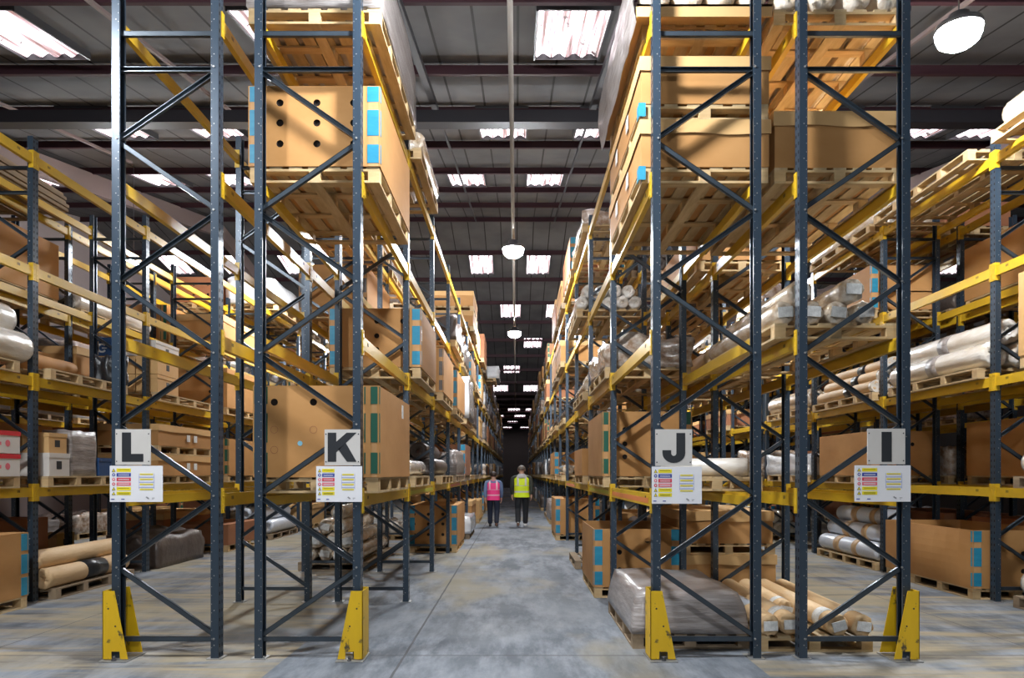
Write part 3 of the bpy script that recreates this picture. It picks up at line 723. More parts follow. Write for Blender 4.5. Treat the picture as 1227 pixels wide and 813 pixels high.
# ---- rack I ---------------------------------------------------------------
IX0, IX1 = 2.28, 3.46
crate_on_pallet('I',0,3, IX0,IX1, 6.14,8.2, .50, 'wide lidded brown crate', lid=True)
z = pallet(IX0,IX1,6.14,8.4, base(4), 'wooden pallet under wrapped rolls, '+at('I',0,4))
place_rolls('I',0,4, [[2.42,2.72,3.02,3.32]], z, 6.12,8.4, .14, KRAFTP, 'clear-wrapped brown roll', label=False)
z = pallet(IX0+.03,IX1-.05,6.2,8.4, base(2), 'wooden pallet under labelled rolls, '+at('I',0,2))
place_rolls('I',0,2, [[2.42,2.66,2.90,3.14],[2.56,3.0]], z, 6.15,8.4, .108, KRAFTP, 'clear-wrapped brown roll', label=True, jit=.1)
for k, nm in enumerate(('lower','upper')):
    zb = k*.56
    z = pallet(2.14+.0*k,3.33,8.92,10.7, zb, f'{nm} wooden pallet of crate stack, '+at('I',1,0))
    crate(2.13+.02*k,3.35-.04*k,8.9,10.75,z,z+.415,f'{nm} of two lidded tan crates',at('I',1,0),lid=True,aisle=1, cm=CARD)
z = pallet(2.16,3.2,6.22,8.42, 0, 'wooden pallet under brown paper rolls, '+at('I',0,0))
for k, (xa, xb_, ya, yb_, zz) in enumerate([(2.27,2.34,6.2,8.42,0),(2.475,2.56,6.26,8.4,0),(2.68,2.77,6.9,8.4,0),(2.885,2.98,6.2,8.4,.0),(3.095,3.19,6.18,8.38,0)]):
    roll((xa,ya,z+.098+zz),(xb_,yb_,z+.098+zz),.098,KRAFT,f'brown paper roll, {ORD[k]} of five side by side, {at("I",0,0)}','rolls stored on the racking',label=True,
         bands=((.10,.17,PAPER),) if k not in (0,) else ((.25,.45,WRAPB),), seed=k)
crate_on_pallet('I',1,3, IX0,IX1, 8.8,10.9, .45, 'plain brown crate')
crate_on_pallet('I',3,2, IX0,IX1, 14.1,16.0, .6, 'plain brown crate')

# ---- rack H (facing I) -----------------------------------------------------
HX0, HX1 = 5.86, 7.0
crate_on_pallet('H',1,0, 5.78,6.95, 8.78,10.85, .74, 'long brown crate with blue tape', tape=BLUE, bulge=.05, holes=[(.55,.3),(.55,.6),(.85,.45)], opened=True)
z = pallet(5.9,6.95,11.4,13.6, 0, 'wooden pallet under pale wrapped rolls, '+at('H',2,0))
place_rolls('H',2,0, [[6.05,6.38,6.70],[6.22,6.54],[6.38]], z, 11.35,13.6, .155, WRAPB, 'blue-white wrapped roll', bands=((.3,.38,BAND),(.6,.7,BAND)), jit=.1)
z = pallet(5.95,6.9,6.3,8.3, 0, 'wooden pallet under white rolls, '+at('H',0,0), WOODG)
place_rolls('H',0,0, [[6.1,6.5]], z+.0, 6.3,8.2, .17, WRAPW, 'fat white wrapped roll')
crate_on_pallet('H',2,1, HX0,HX1, 11.45,13.4, .74, 'holed brown crate', holes=[(.25,.3),(.25,.55),(.6,.7)])
z = pallet(5.95,6.9,6.3,8.3, base(1), 'wooden pallet under white rolls, '+at('H',0,1), WOODG)
place_rolls('H',0,1, [[6.1,6.5]], z-.0, 6.25,8.2, .16, WRAPW, 'fat white wrapped roll')
crate_on_pallet('H',0,2, 5.76,6.9, 6.2,7.95, .95, 'tall pale crate', cm=CARD2, tape=DARK)
z = pallet(5.85,6.95,8.8,10.9, base(2), 'wooden pallet under big wrapped rolls, '+at('H',1,2))
place_rolls('H',1,2, [[6.03,6.38,6.72],[6.2,6.55]], z, 8.72,10.95, .165, WRAPW, 'fat cream plastic-wrapped roll', bands=((.45,.55,FILM),))
z = pallet(5.85,6.95,11.4,13.7, base(2), 'wooden pallet under stacked rolls, '+at('H',2,2))
place_rolls('H',2,2, [[5.97,6.2,6.43,6.66,6.88],[6.08,6.31,6.54,6.77],[6.2,6.43,6.66]], z, 11.35,13.6, .105, KRAFT, 'black-banded brown roll', bands=((.35,.47,BLACK),(0,.05,WRAPW)), jit=.12)
z = pallet(5.85,6.95,14.1,16.2, base(2), 'wooden pallet under fat roll, '+at('H',3,2))
place_rolls('H',3,2, [[6.05,6.5]], z, 14.0,16.2, .2, KRAFTP, 'fat plastic-wrapped brown roll')
crate_on_pallet('H',2,3, HX0,HX1, 11.45,13.6, .74, 'holed brown crate with blue tape', tape=BLUE, holes=[(.55,.35),(.55,.62),(.9,.45)])
z = pallet(5.72,7.0,6.3,8.35, base(4), 'long timber pallet under round bundle, '+at('H',0,4))
place_rolls('H',0,4, [[5.95,6.35]], z, 6.6,8.3, .17, KRAFTP, 'clear-wrapped brown roll')
pallet(5.72,7.0,8.78,11.1, base(4), 'wide empty timber pallet, '+at('H',1,4))
z = pallet(5.8,7.0,11.4,13.7, base(4), 'wooden pallet under wrapped rolls, '+at('H',2,4))
place_rolls('H',2,4, [[5.95,6.22,6.49,6.76],[6.08,6.35,6.62]], z, 11.35,13.8, .13, KRAFTP, 'plastic-wrapped brown roll', jit=.1, label=True)

# ---- rack G ---------------------------------------------------------------
crate_on_pallet('G',1,3, 7.08,8.2, 9.1,10.95, .82, 'big brown crate')
crate_on_pallet('G',1,1, 7.08,8.2, 9.0,10.9, .82, 'big brown crate')
z = pallet(7.1,8.2,11.4,13.4, base(1), 'wooden pallet under wrapped load, '+at('G',2,1))
wrapped(7.1,8.2,11.4,13.4,z,z+.5,'lumpy clear-wrapped load',at('G',2,1),FILMB,.06,seed=2)
crate_on_pallet('G',2,2, 7.1,8.2, 11.5,13.4, .7, 'dark brown crate', cm=CARD3)
crate_on_pallet('G',2,4, 7.1,8.2, 11.5,13.4, .4, 'reddish brown crate', cm=CARD3)
crate_on_pallet('G',2,0, 7.1,8.2, 11.5,13.4, .8, 'dark brown crate', cm=CARD3)
crate_on_pallet('G',1,0, 7.1,8.2, 8.9,10.8, .8, 'dark brown crate', cm=CARD3)

# ---- rack M (facing L) -----------------------------------------------------
MX0, MX1 = -7.02, -5.87
crate_on_pallet('M',0,0, MX0,-5.85, 6.2,8.3, .76, 'brown floor crate with blue tape', tape=None, labels=())
cr = [o for o in COL.objects if o.name.startswith('cardboard_crate')][-1]
for v0, v1 in ((.02,.3),(.36,.66),(.72,.98)):
    b = MB(); b.box(.583,.589,.93,1.03,.76*v0,.76*v1); b.box(.55,.589,1.05,1.054,.76*v0,.76*v1); b.build('tape', [BLUE], cr)
z = pallet(-6.75,-5.85,8.8,10.6, 0, 'dark wrapped pallet under paper rolls, '+at('M',1,0), WOODG)
roll((-5.98,8.72,z+.13),(-6.0,10.55,z+.13),.13,KRAFT,'lower brown paper roll with black band on '+at('M',1,0),'rolls stored on the racking',bands=((.42,.68,BLACK),))
roll((-6.27,8.76,z+.13),(-6.27,10.55,z+.13),.13,KRAFT,'brown paper roll behind the banded one on '+at('M',1,0),'rolls stored on the racking')
roll((-6.12,8.7,z+.355),(-6.14,10.6,z+.355),.13,KRAFT,'upper brown paper roll resting on two others, '+at('M',1,0),'rolls stored on the racking')
def small_boxes(R, bay, lev, items):
    for (x0, x1, y0, y1, z0, z1, m, desc, extra) in items:
        r = empty('storage_box', ((x0+x1)/2, (y0+y1)/2, z0), f'{desc}, {at(R,bay,lev)}', 'box', 'small boxes on the racking')
        a, c, h = (x1-x0)/2, (y1-y0)/2, z1-z0
        b = MB(); b.box(-a,a,-c,c,0,h*.8); b.build('body', [m], r)
        b = MB(); b.box(-a-.006,a+.006,-c-.006,c+.006,h*.8,h); b.build('lid', [GRNP if extra == 'green' else (REDP if extra == 'red' else m)], r)
        s = 1 if AISLE[R] else -1
        if extra == 'red':
            b = MB(); xx = sorted((a, a+.002)); b.disc((a+.002, .02, h*.45), .04, 12, 0, 'x'); b.box(xx[0], xx[1], -.25, -.08, h*.35, h*.5); b.box(xx[0],xx[1],-.25,-.12,h*.2,h*.28); b.build('print', [SP], r)
        elif extra == 'label':
            b = MB(); b.box(a, a+.002, -.06, .04, h*.3, h*.65); b.box(-.08,.02,-c-.002,-c,h*.3,h*.65); b.build('label', [INK], r)
        elif extra == 'logo':
            b = MB(); n = 14
            for k in range(n-3):
                a0, a1 = .7+k*2*PI/n, .7+(k+1)*2*PI/n
                for_ = lambda q, rr: (-.06+rr*math.cos(q), -c-.002, h*.42+rr*math.sin(q))
                b.quad(for_(a0,.05),for_(a1,.05),for_(a1,.08),for_(a0,.08))
            b.box(-a,-a+.06,-c-.002,-c,0.01,h*.78); b.box(-.06,.02,-c-.002,-c,h*.38,h*.45); b.build('logo', [PAPER], r)
b0 = base(1)
zz = pallet(-6.95,-5.95,6.3,8.3,b0,'wooden pallet under red and white cartons, '+at('M',0,1))
its = []
for t in range(2):
    for k in range(4): its.append((-6.45,-5.93,6.45+k*.46,6.89+k*.46,zz+t*.27,zz+t*.27+.262,WHITEB,f'red-lidded white carton, {ORD[k]} in {"upper" if t else "lower"} layer','red'))
small_boxes('M',0,1,its)
zz = pallet(-6.95,-5.95,8.8,10.6,b0,'wooden pallet under assorted boxes, '+at('M',1,1))
small_boxes('M',1,1,[(-6.35,-5.97,8.85,9.25,zz,zz+.3,WHITEB,'cream open carton at the bottom','label'),(-6.33,-5.99,8.87,9.22,zz+.3,zz+.56,CARD2,'pale carton on the cream one','label'),
    (-6.85,-6.4,8.9,9.5,zz,zz+.55,CARD,'taller plain brown carton','label'),(-6.3,-5.97,9.9,10.45,zz,zz+.26,NAVY,'navy carton with white stripe','logo')])
wrapped(-6.38,-5.98,9.3,9.85,zz,zz+.62,'translucent wrapped carton',at('M',1,1),FILM,.01,seed=8)
for k, nm in enumerate(('lower','upper')):
    zb = b0+k*.5
    z = pallet(-7.0,-5.9,11.4,13.4, zb, f'{nm} wooden pallet of crate stack, '+at('M',2,1))
    crate(-7.0,-5.88,11.38,13.45,z,z+.355,f'{nm} of two lidded tan crates',at('M',2,1),lid=True,aisle=1,cm=CARD,labels=[(.5,.45,.12,.12),(.63,.45,.12,.12)])
crate_on_pallet('M',3,1, MX0,MX1, 14.1,16.0, .75, 'brown crate with green straps', tape=GREEN)
z = pallet(-6.95,-5.95,6.3,8.3, base(2), 'wooden pallet under fat grey-white rolls, '+at('M',0,2))
place_rolls('M',0,2, [[-6.14,-6.56],[-6.35]], z, 6.2,8.9-.32, .2, WRAPW, 'fat grey-white plastic roll')
zz = pallet(-7.0,-5.9,11.4,13.4,base(2),'wooden pallet under tan cartons, '+at('M',2,2))
its = []
for t in range(2):
    for k in range(3): its.append((-7.0+k*.37,-6.65+k*.37,11.4,12.1,zz+t*.3,zz+t*.3+.29,CARD2,f'tan lidded carton, {ORD[k]} in {"upper" if t else "lower"} layer','label'))
its.append((-6.95,-6.6,11.42,12.0,zz+.6,zz+.9,NAVY,'dark blue carton with white logo','logo'))
its.append((-6.5,-5.95,11.42,12.2,zz+.6,zz+.86,WHITEB,'cream carton on top','label'))
small_boxes('M',2,2,its)
z = pallet(-6.95,-5.95,8.85,10.6, base(2), 'wooden pallet under cardboard tube, '+at('M',1,2))
roll((-6.45,8.85,z+.13),(-6.45,10.0,z+.13),.13,CARD,'wide cardboard tube on '+at('M',1,2),'rolls stored on the racking',end='flat')
wrapped(-6.2,-5.95,10.2,10.6,z,z+.38,'black bagged bundle',at('M',1,2),BLACK,.04,seed=3)
crate_on_pallet('M',3,2, MX0,MX1, 14.05,15.8, .80, 'holed brown crate', holes=[(.3,.75),(.7,.75),(.7,.4)])
z = pallet(-6.95,-5.9,16.7,18.7, 0, 'wooden pallet under wrapped rolls, '+at('M',4,0), WOODG)
place_rolls('M',4,0, [[-6.75,-6.4,-6.05],[-6.57,-6.22]], z, 16.7,18.7, .17, WRAPB, 'grey wrapped roll', jit=.1)
crate_on_pallet('M',3,0, MX0,MX1, 14.1,15.9, .42, 'low dark brown crate', cm=CARD3)
z = pallet(-7.0,-5.8,16.8,18.9, base(4), 'wooden pallet under white wrapped load, '+at('M',4,4))
wrapped(-7.0,-5.8,16.7,19.0,z,z+.6,'grey-white wrapped load',at('M',4,4),FILMW,.04,seed=5)
wrapped(-6.9,-6.0,11.6,13.3,0,.55,'dark wrapped bundle',at('M',2,0),DARK,.06,seed=14)
# ---- rack N ---------------------------------------------------------------
NX0, NX1 = -8.3, -7.17
crate_on_pallet('N',1,3, NX0,NX1, 8.9,10.85, .85, 'big brown crate')
z = pallet(NX0,NX1,11.4,13.5, base(3), 'wooden pallet under rolls, '+at('N',2,3))
roll((-7.28,11.35,z+.13),(-7.28,13.6,z+.13),.13,WRAPW,'pale plastic-wrapped roll on '+at('N',2,3),'rolls stored on the racking')
roll((-7.62,11.3,z+.14),(-7.62,13.4,z+.14),.14,BLACK,'black-wrapped roll on '+at('N',2,3),'rolls stored on the racking',end='flat')
wrapped(-8.2,-7.8,11.4,13.2,z,z+.4,'dull pink wrapped bundle',at('N',2,3),DARK,.05,seed=4)
crate_on_pallet('N',3,3, NX0,NX1, 14.2,16.0, .75, 'brown crate with green straps', tape=GREEN)
crate_on_pallet('N',4,4, NX0,NX1, 16.6,18.6, .6, 'dark red-brown holed crate', cm=CARD3, holes=[(u,v) for u in (.2,.5,.8) for v in (.3,.7)])
for k in range(5):
    o = MB(); zq = base(4)+.14+k*.05; dx = .03*(k % 2)
    o.box(-.6+dx,.6+dx,-1.05+.02*k,1.05-.03*k,0,.045)
    q = o.build('timber_sheet', [WOODG], None, (-7.65, 9.85, zq)); tag(q, f'brown timber sheet, {ORD[k]} from bottom of stack, {at("N",1,4)}', 'sheet', 'stacked timber sheets')
pallet(-8.25,-7.1,8.8,10.9, base(4), 'wooden pallet under timber sheets, '+at('N',1,4), WOODG)
small_boxes('N',2,0,[(-8.1,-7.55,11.4,12.0,0,.32,GREYB,'grey crate with green lid on the floor','green'),(-8.0,-7.6,11.45,11.9,.32,.6,CARD2,'cream carton on the green lid','label'),
    (-7.5,-7.2,11.4,12.0,0,.32,WHITEB,'white crate with green lid on the floor','green'),(-7.5,-7.2,12.3,13.0,0,.36,GREYB,'second grey crate with green lid','green')])
crate_on_pallet('N',1,0, NX0,NX1, 8.9,10.6, .8, 'plain dark brown crate', cm=CARD3)
crate_on_pallet('N',2,1, NX0,NX1, 11.5,13.4, .8, 'plain dark brown crate', cm=CARD3)
crate_on_pallet('N',1,1, NX0,NX1, 8.9,10.7, .75, 'plain brown crate')

# ---- deeper bays: fill with the same kinds of goods --------------------------
used = set()
import re as _re
_rev = {v: k for k, v in RN.items()}
for o in list(COL.objects):
    mm = _re.search(r'(floor|lowest beams|second beams|third beams|top beams) of (.+), ([\w-]+) bay$', o.get('label', ''))
    if mm: used.add((_rev[mm.group(2)], ORD.index(mm.group(3)), LP.index(mm.group(1))))
rnd = random.Random(21)
skip_near = {('K',2,4),('K',3,4),('K',4,4),('K',1,4),('J',1,0),('J',1,3),('J',1,4),('K',1,0),('K',2,0),('K',0,2),('K',0,0),('J',0,2),('J',3,0),('K',1,3),('K',2,3),('L',0,0),('L',1,0)}
kinds = 0
nroll = sum(1 for o in COL.objects if o.name.startswith('paper_roll'))
LIM = {'O':(2,7),'F':(2,7),'N':(1,8),'G':(1,8),'M':(2,9),'H':(3,9),'L':(2,9),'I':(1,9),'K':(1,21),'J':(1,21)}
for i in range(1, 22):
  for R in 'KJLIMHNGOF':
        x0, x1 = ROW[R]; lim = LIM[R]
        if not (lim[0] <= i <= lim[1]): continue
        for lv in range(5):
            if (R,i,lv) in used or (R,i,lv) in skip_near: continue
            if R == 'L' and lv in (1,2) and i < 5: continue
            if R in 'NG' and lv == 4 and i < 3: continue
            if R in 'OF' and lv > 3: continue
            if (R == 'N' and lv == 4 and i < 6) or (R == 'M' and lv == 4 and i < 4): continue
            p = rnd.random()
            if p < {'K':.12,'J':.12,'N':.12,'G':.12}.get(R,.3): continue
            ya, yb = fy(i)+.09, fy(i)+rnd.uniform(1.8,2.35); a, c = x0-.09, x1+.09
            oo = rnd.uniform(-.05,.05); a += oo; c += oo; wood = WOOD if rnd.random() < .6 else WOODG
            k = rnd.random(); P = at(R,i,lv); h = rnd.uniform(.45,.8); cm = rnd.choice([CARD,CARD,CARD2,CARD3]); dark = (R in 'NG' and lv < 2) or R in 'OF'
            if dark: cm = CARD3
            rr = rnd.choice([.13,.15]); full = rnd.random() < .6
            n = int((c-a)/(2*rr)); g = (c-a-2*rr*n)/2
            if k >= .68 and (R in 'OF' or nroll+n > 296 or i > 9): k = .5
            if k < .42:
                nm = {'brown_cardboard':'brown','pale_cardboard':'pale','dark_red_brown_cardboard':'reddish'}[cm.name]
                tp = rnd.choice([None,BLUE,GREEN,BLUE]); ld = rnd.random() < .3
                crate_on_pallet(R,i,lv,a,c,ya,yb,h, f'{nm} crate'+(' with lid' if ld else ''), cm=cm, tape=tp if i < 9 and not ld else None, lid=ld, wood=wood,
                    holes=H33 if rnd.random() < .4 and i < 7 and not ld else None)
            elif k < .68:
                m_, nm = rnd.choice([(FILMW,'white wrapped load'),(FILMB,'clear-wrapped brown load'),(FILM,'grey wrapped load'),(DARK,'dark wrapped load')])
                z = pallet(a,c,ya,yb,base(lv),f'pallet under {nm}, {P}',wood)
                wrapped(a,c,ya,yb,z,z+h*.8,nm,P,m_,.06,seed=kinds)
            else:
                m_, nm = rnd.choice([(KRAFT,'brown paper roll'),(KRAFTP,'plastic-wrapped brown roll'),(WRAPW,'pale wrapped roll'),(DARK,'dark wrapped roll')])
                z = pallet(a,c,ya,yb,base(lv),f'pallet under rolls, {P}',wood)
                rows = [[a+g+rr+2*rr*j for j in range(n)]]
                if full and i < 6 and nroll+2*n < 296: rows.append([a+g+2*rr+2*rr*j for j in range(n-1)])
                nroll += sum(map(len, rows))
                place_rolls(R,i,lv,rows,z,ya,yb,rr,m_,nm,jit=.1,n=10 if i > 5 else 14)
            kinds += 1

if far_pal.v:
    fo = far_pal.build('pallet', [WOOD]); tag(fo, 'remaining wooden pallets under goods deep in the racking', 'pallets'); fo['kind'] = 'stuff'
# ------------------------------------------------------------------ building shell
YN, YF, XL, XR = -6.0, 79.0, -15.5, 19.5
RIDGE, VAL = 24.9, 45.0
def roofz(y):
    if y <= 4.6: return 6.72+.2*(4.6-y)
    if y <= RIDGE: return 5.8+.2*y
    if y <= VAL: return 5.8+.2*RIDGE-.2*(y-RIDGE)
    return 5.8+.2*RIDGE-.2*(VAL-RIDGE)
b = MB(); b.box(XL-.3, XR+.3, YN, YF+.3, -.3, 0); struct(b.build('floor', [FLOORM]))
b = MB(); pr = [YN, 4.6, RIDGE, VAL, YF+.3]; t = .12
pts = [(XL-.3, y, roofz(y)+.02) for y in pr] + [(XL-.3, y, roofz(y)+t) for y in reversed(pr)]
for k in range(4):
    y0, y1 = pr[k], pr[k+1]
    b.prism([(XL-.3,y0,roofz(y0)+.02),(XL-.3,y1,roofz(y1)+.02),(XL-.3,y1,roofz(y1)+t),(XL-.3,y0,roofz(y0)+t)], (XR-XL+.6,0,0))
struct(b.build('ceiling', [ROOFM]))
def gable(name, x0, x1, m):
    b = MB(); ps = [(x0,YN,0),(x0,YF,0),(x0,YF,roofz(YF)),(x0,VAL,roofz(VAL)),(x0,RIDGE,roofz(RIDGE)),(x0,4.6,roofz(4.6)),(x0,YN,roofz(YN))]
    b.prism(ps, (x1-x0,0,0)); struct(b.build(name, [m]))
gable('wall_left', XL-.3, XL, LPWALL); gable('wall_right', XR, XR+.3, DWALL)
b = MB(); b.box(XL-.3, XR+.3, YF, YF+.3, 0, roofz(YF)); struct(b.build('wall_back', [DWALL]))
# purlins
tn = 0
def trim(bm, m):
    global tn; tn += 1; o = bm.build(f'trim_{tn}', [m]); struct(o); return o
pys = []
y = 10.63
y = 10.63-2.2*7
while y < RIDGE-1: pys.append(y); y += 2.2
P1 = []
for px_y in (78,128,169,201,224,243,265): pass
py_list = [-4.6,-2.4,-.2,1.9,4.0,6.2,8.45,10.76,12.72,14.96,17.34,19.58,21.9,24.6,27.1,29.3,31.5,33.6,35.8,38.0,40.2,42.4,44.6,47,50,53,56,59,62,65,68,71,74,77]
for y in py_list:
    b = MB(); zt = roofz(y)+.02; h = .17
    b.box(XL, XR, y, y+.012, zt-h-.02, zt-.02); b.box(XL, XR, y-.05, y, zt-h-.02, zt-h-.008)
    trim(b, PURLIN)
# main girder across and rafters along the slope
b = MB(); b.box(XL, XR, 11.85, 12.1, 7.62, 7.83); trim(b, GIRDER)
def slope_bar(x, y0, y1, w, h, drop, m):
    b = MB(); z0, z1 = roofz(y0)-drop, roofz(y1)-drop
    b.prism([(x-w/2,y0,z0),(x-w/2,y1,z1),(x-w/2,y1,z1-h),(x-w/2,y0,z0-h)], (w,0,0)); return trim(b, m)
for x in (-1.42, 1.33):
    slope_bar(x, 4.8, 12.2, .10, .10, .18, GIRDER); slope_bar(x, 12.2, RIDGE-.6, .04, .05, .18, GIRDER)
for x in (-10.7, 10.2):
    slope_bar(x, 4.7, RIDGE, .2, .5, .15, RAFTER); slope_bar(x, RIDGE, VAL, .2, .5, .15, RAFTER)
for x in (-5.1, -8.9, 5.4): 
    slope_bar(x, 8, 16, .05, .05, .18, RAFTER)
# skylights
wn = 0
def skylight(xc, y0, y1, w=.92):
    global wn; wn += 1
    yc = (y0+y1)/2; s = .2 if yc < RIDGE else (-.2 if yc < VAL else 0); a = math.atan(s)
    r = bpy.data.objects.new(f'window_{wn}', None); COL.objects.link(r); struct(r); r.location = (xc, yc, roofz(yc)-.035); r.rotation_euler = (a,0,0); r.empty_display_size = .1
    L = (y1-y0)/math.cos(a)/2; b = MB(); n = 36
    for i in range(n):
        u0, u1 = i/n, (i+1)/n; f = lambda u: .028*math.cos(u*2*PI*4+PI)
        b.quad((-w/2+u0*w,-L,f(u0)),(-w/2+u1*w,-L,f(u1)),(-w/2+u1*w,L,f(u1)),(-w/2+u0*w,L,f(u0)), 0, True)
        b.quad((-w/2+u0*w,L,f(u0)),(-w/2+u1*w,L,f(u1)),(-w/2+u1*w,L,-.06),(-w/2+u0*w,L,-.06), 1)
    put('pane', b.mesh('pane', [SKY, BLK]), r)
    b = MB()
    for x in (-w/2-.03, w/2): b.box(x, x+.03, -L-.03, L+.03, -.06, .05)
    for y in (-L-.03, L): b.box(-w/2, w/2, y, y+.03, -.045, .05)
    put('window_frame', b.mesh('window_frame', [BLK]), r)
A_, B_, C_, D_, E_ = (8.78,10.3), (12.75,14.5), (17.5,19.15), (27.35,28.85), (31.7,33.1)
for xs, yy in (((.74,-6.84,-3.2,4.5,8.2),A_), ((-.27,1.66,-8.0,-6.05,-4.1,9.5,8.1,5.9,11.9),B_), ((-1.31,.74,-9.45,-7.5,-12.9,11.0,9.1,6.6),C_),
               ((-1.42,.87,3.0,-13.8,-11.5,17.9,15.6,-9.0),D_), ((-.28,1.85,-5,5,-8.8),E_), ((.85,-3.5,4.0),(35.6,36.9)), ((-.28,3.2,-4.6),(39.6,40.8)), ((-1.0,.9),(43.0,44.2)),
               ((-.2,1.2),(54,56)), ((.3,-1.6),(60,62)), ((-.4,2.2),(67,69.5)), ((-1.0,.9),(74,77))):
    for x in xs: skylight(x, *yy)

# conduit and high bay lamps
b = MB(); b.tube((-.07,5.2,6.60),(-.07,60,6.60),.032,n=8); cd = b.build('cable_conduit', [CONDUIT]); tag(cd, 'grey cable conduit running above the centre aisle', 'conduit')
for y in (14.4, 22.9, 31.4, 40): pass
def lamp(x, y, z, lab):
    r = empty('high_bay_lamp', (x, y, z), lab, 'lamp', 'high bay lamps')
    b = MB(); n = 24
    ring = lambda rr, h: [(rr*math.cos(2*PI*i/n), rr*math.sin(2*PI*i/n), h) for i in range(n)]
    b.loft([ring(.225,.0),ring(.235,.02),ring(.22,.06),ring(.12,.08),ring(.10,.17),ring(.06,.18)], cap=False); b.poly(ring(.06,.18)); b.build('housing', [BLK], r)
    b = MB(); b.loft([ring(.218,.004),ring(.215,-.05),ring(.19,-.11),ring(.13,-.155),ring(.05,-.175)], cap=False); b.poly(ring(.05,-.175)); b.build('lens', [LENS], r)  # deep dome shape stands in for the round glare of the lamp
    top = min(roofz(y)-.1, z+ (6.6-z if abs(x) < .5 else 9)) if abs(x) < .5 else roofz(y)
    b = MB(); b.tube((0,0,.18),(0,0,top-z),.008,n=6); b.build('hanging_cable', [BLK], r)
nm = ['second','third','fourth','fifth','sixth','seventh']
for k, y in enumerate((14.4, 22.9)): lamp(-.07, y, 6.27, f'round high bay lamp over centre aisle, {ORD[k]} ahead')
lamp(-.07, 5.0, 6.27, 'round high bay lamp over centre aisle, straight overhead')
for k, y in enumerate((7.3, 17.5, 27.5)): lamp(4.66, y, 6.27, f'round high bay lamp over aisle beside rack I, {ORD[k]} ahead')
for k, y in enumerate((3.7, 15.5, 26.5)): lamp(-4.75, y, 6.27, f'round high bay lamp over aisle beside rack L, {ORD[k]} ahead')
for k, (x, y) in enumerate(((-.07,-3.8),)): lamp(x, y, 6.1, f'round high bay lamp near the entrance, {("centre","I","L")[k]} aisle')  # unseen lamp kept behind the camera as dim fill
lamp(-9.4, 17, 6.8, 'round high bay lamp over aisle beside the outer left rack')  # added lamp, there to brighten the left wall

# ------------------------------------------------------------------ people
SKIN = mat('skin', (.50,.30,.22), .5); NAVYC = mat('navy_trousers', (.012,.018,.04), .7); BLKC = mat('black_trousers', (.012,.015,.02), .7)
PINKV = mat('pink_hi_vis', (.95,.05,.27), .6); YELV = mat('yellow_hi_vis', (.75,.95,.02), .6); REFL = mat('reflective_band', (.62,.62,.62), .35)
REFLP = mat('pink_reflective_band', (.85,.45,.55), .35)
SHIRT = mat('blue_shirt', (.14,.21,.38), .7); JACK = mat('dark_olive_jacket', (.035,.04,.03), .7); HOOD = mat('pale_grey_hood', (.55,.56,.57), .7)
HAIRD = mat('dark_brown_hair', (.03,.017,.012), .6); HAIRG = mat('grey_brown_hair', (.13,.11,.09), .6); SHOEW = mat('white_trainer', (.6,.6,.58), .5); SHOEB = mat('black_shoe', (.02,.02,.022), .5)
def skin_mesh(name, pts, edges, radii, m, parent, sub=1):
    me = bpy.data.meshes.new(name); me.from_pydata(pts, edges, []); me.materials.append(m)
    o = put(name, me, parent); md = o.modifiers.new('skin', 'SKIN'); md.use_smooth_shade = True
    sv = me.skin_vertices[0].data if me.skin_vertices else None
    if sv is None:
        bpy.context.view_layer.objects.active = o
        bm = bmesh.new(); bm.from_mesh(me); bm.verts.layers.skin.verify(); bm.to_mesh(me); bm.free(); sv = me.skin_vertices[0].data
    for i, r in enumerate(radii): sv[i].radius = (r, r) if not isinstance(r, tuple) else r; sv[i].use_root = (i == 0)
    s = o.modifiers.new('sub', 'SUBSURF'); s.levels = sub; s.render_levels = sub
    return o
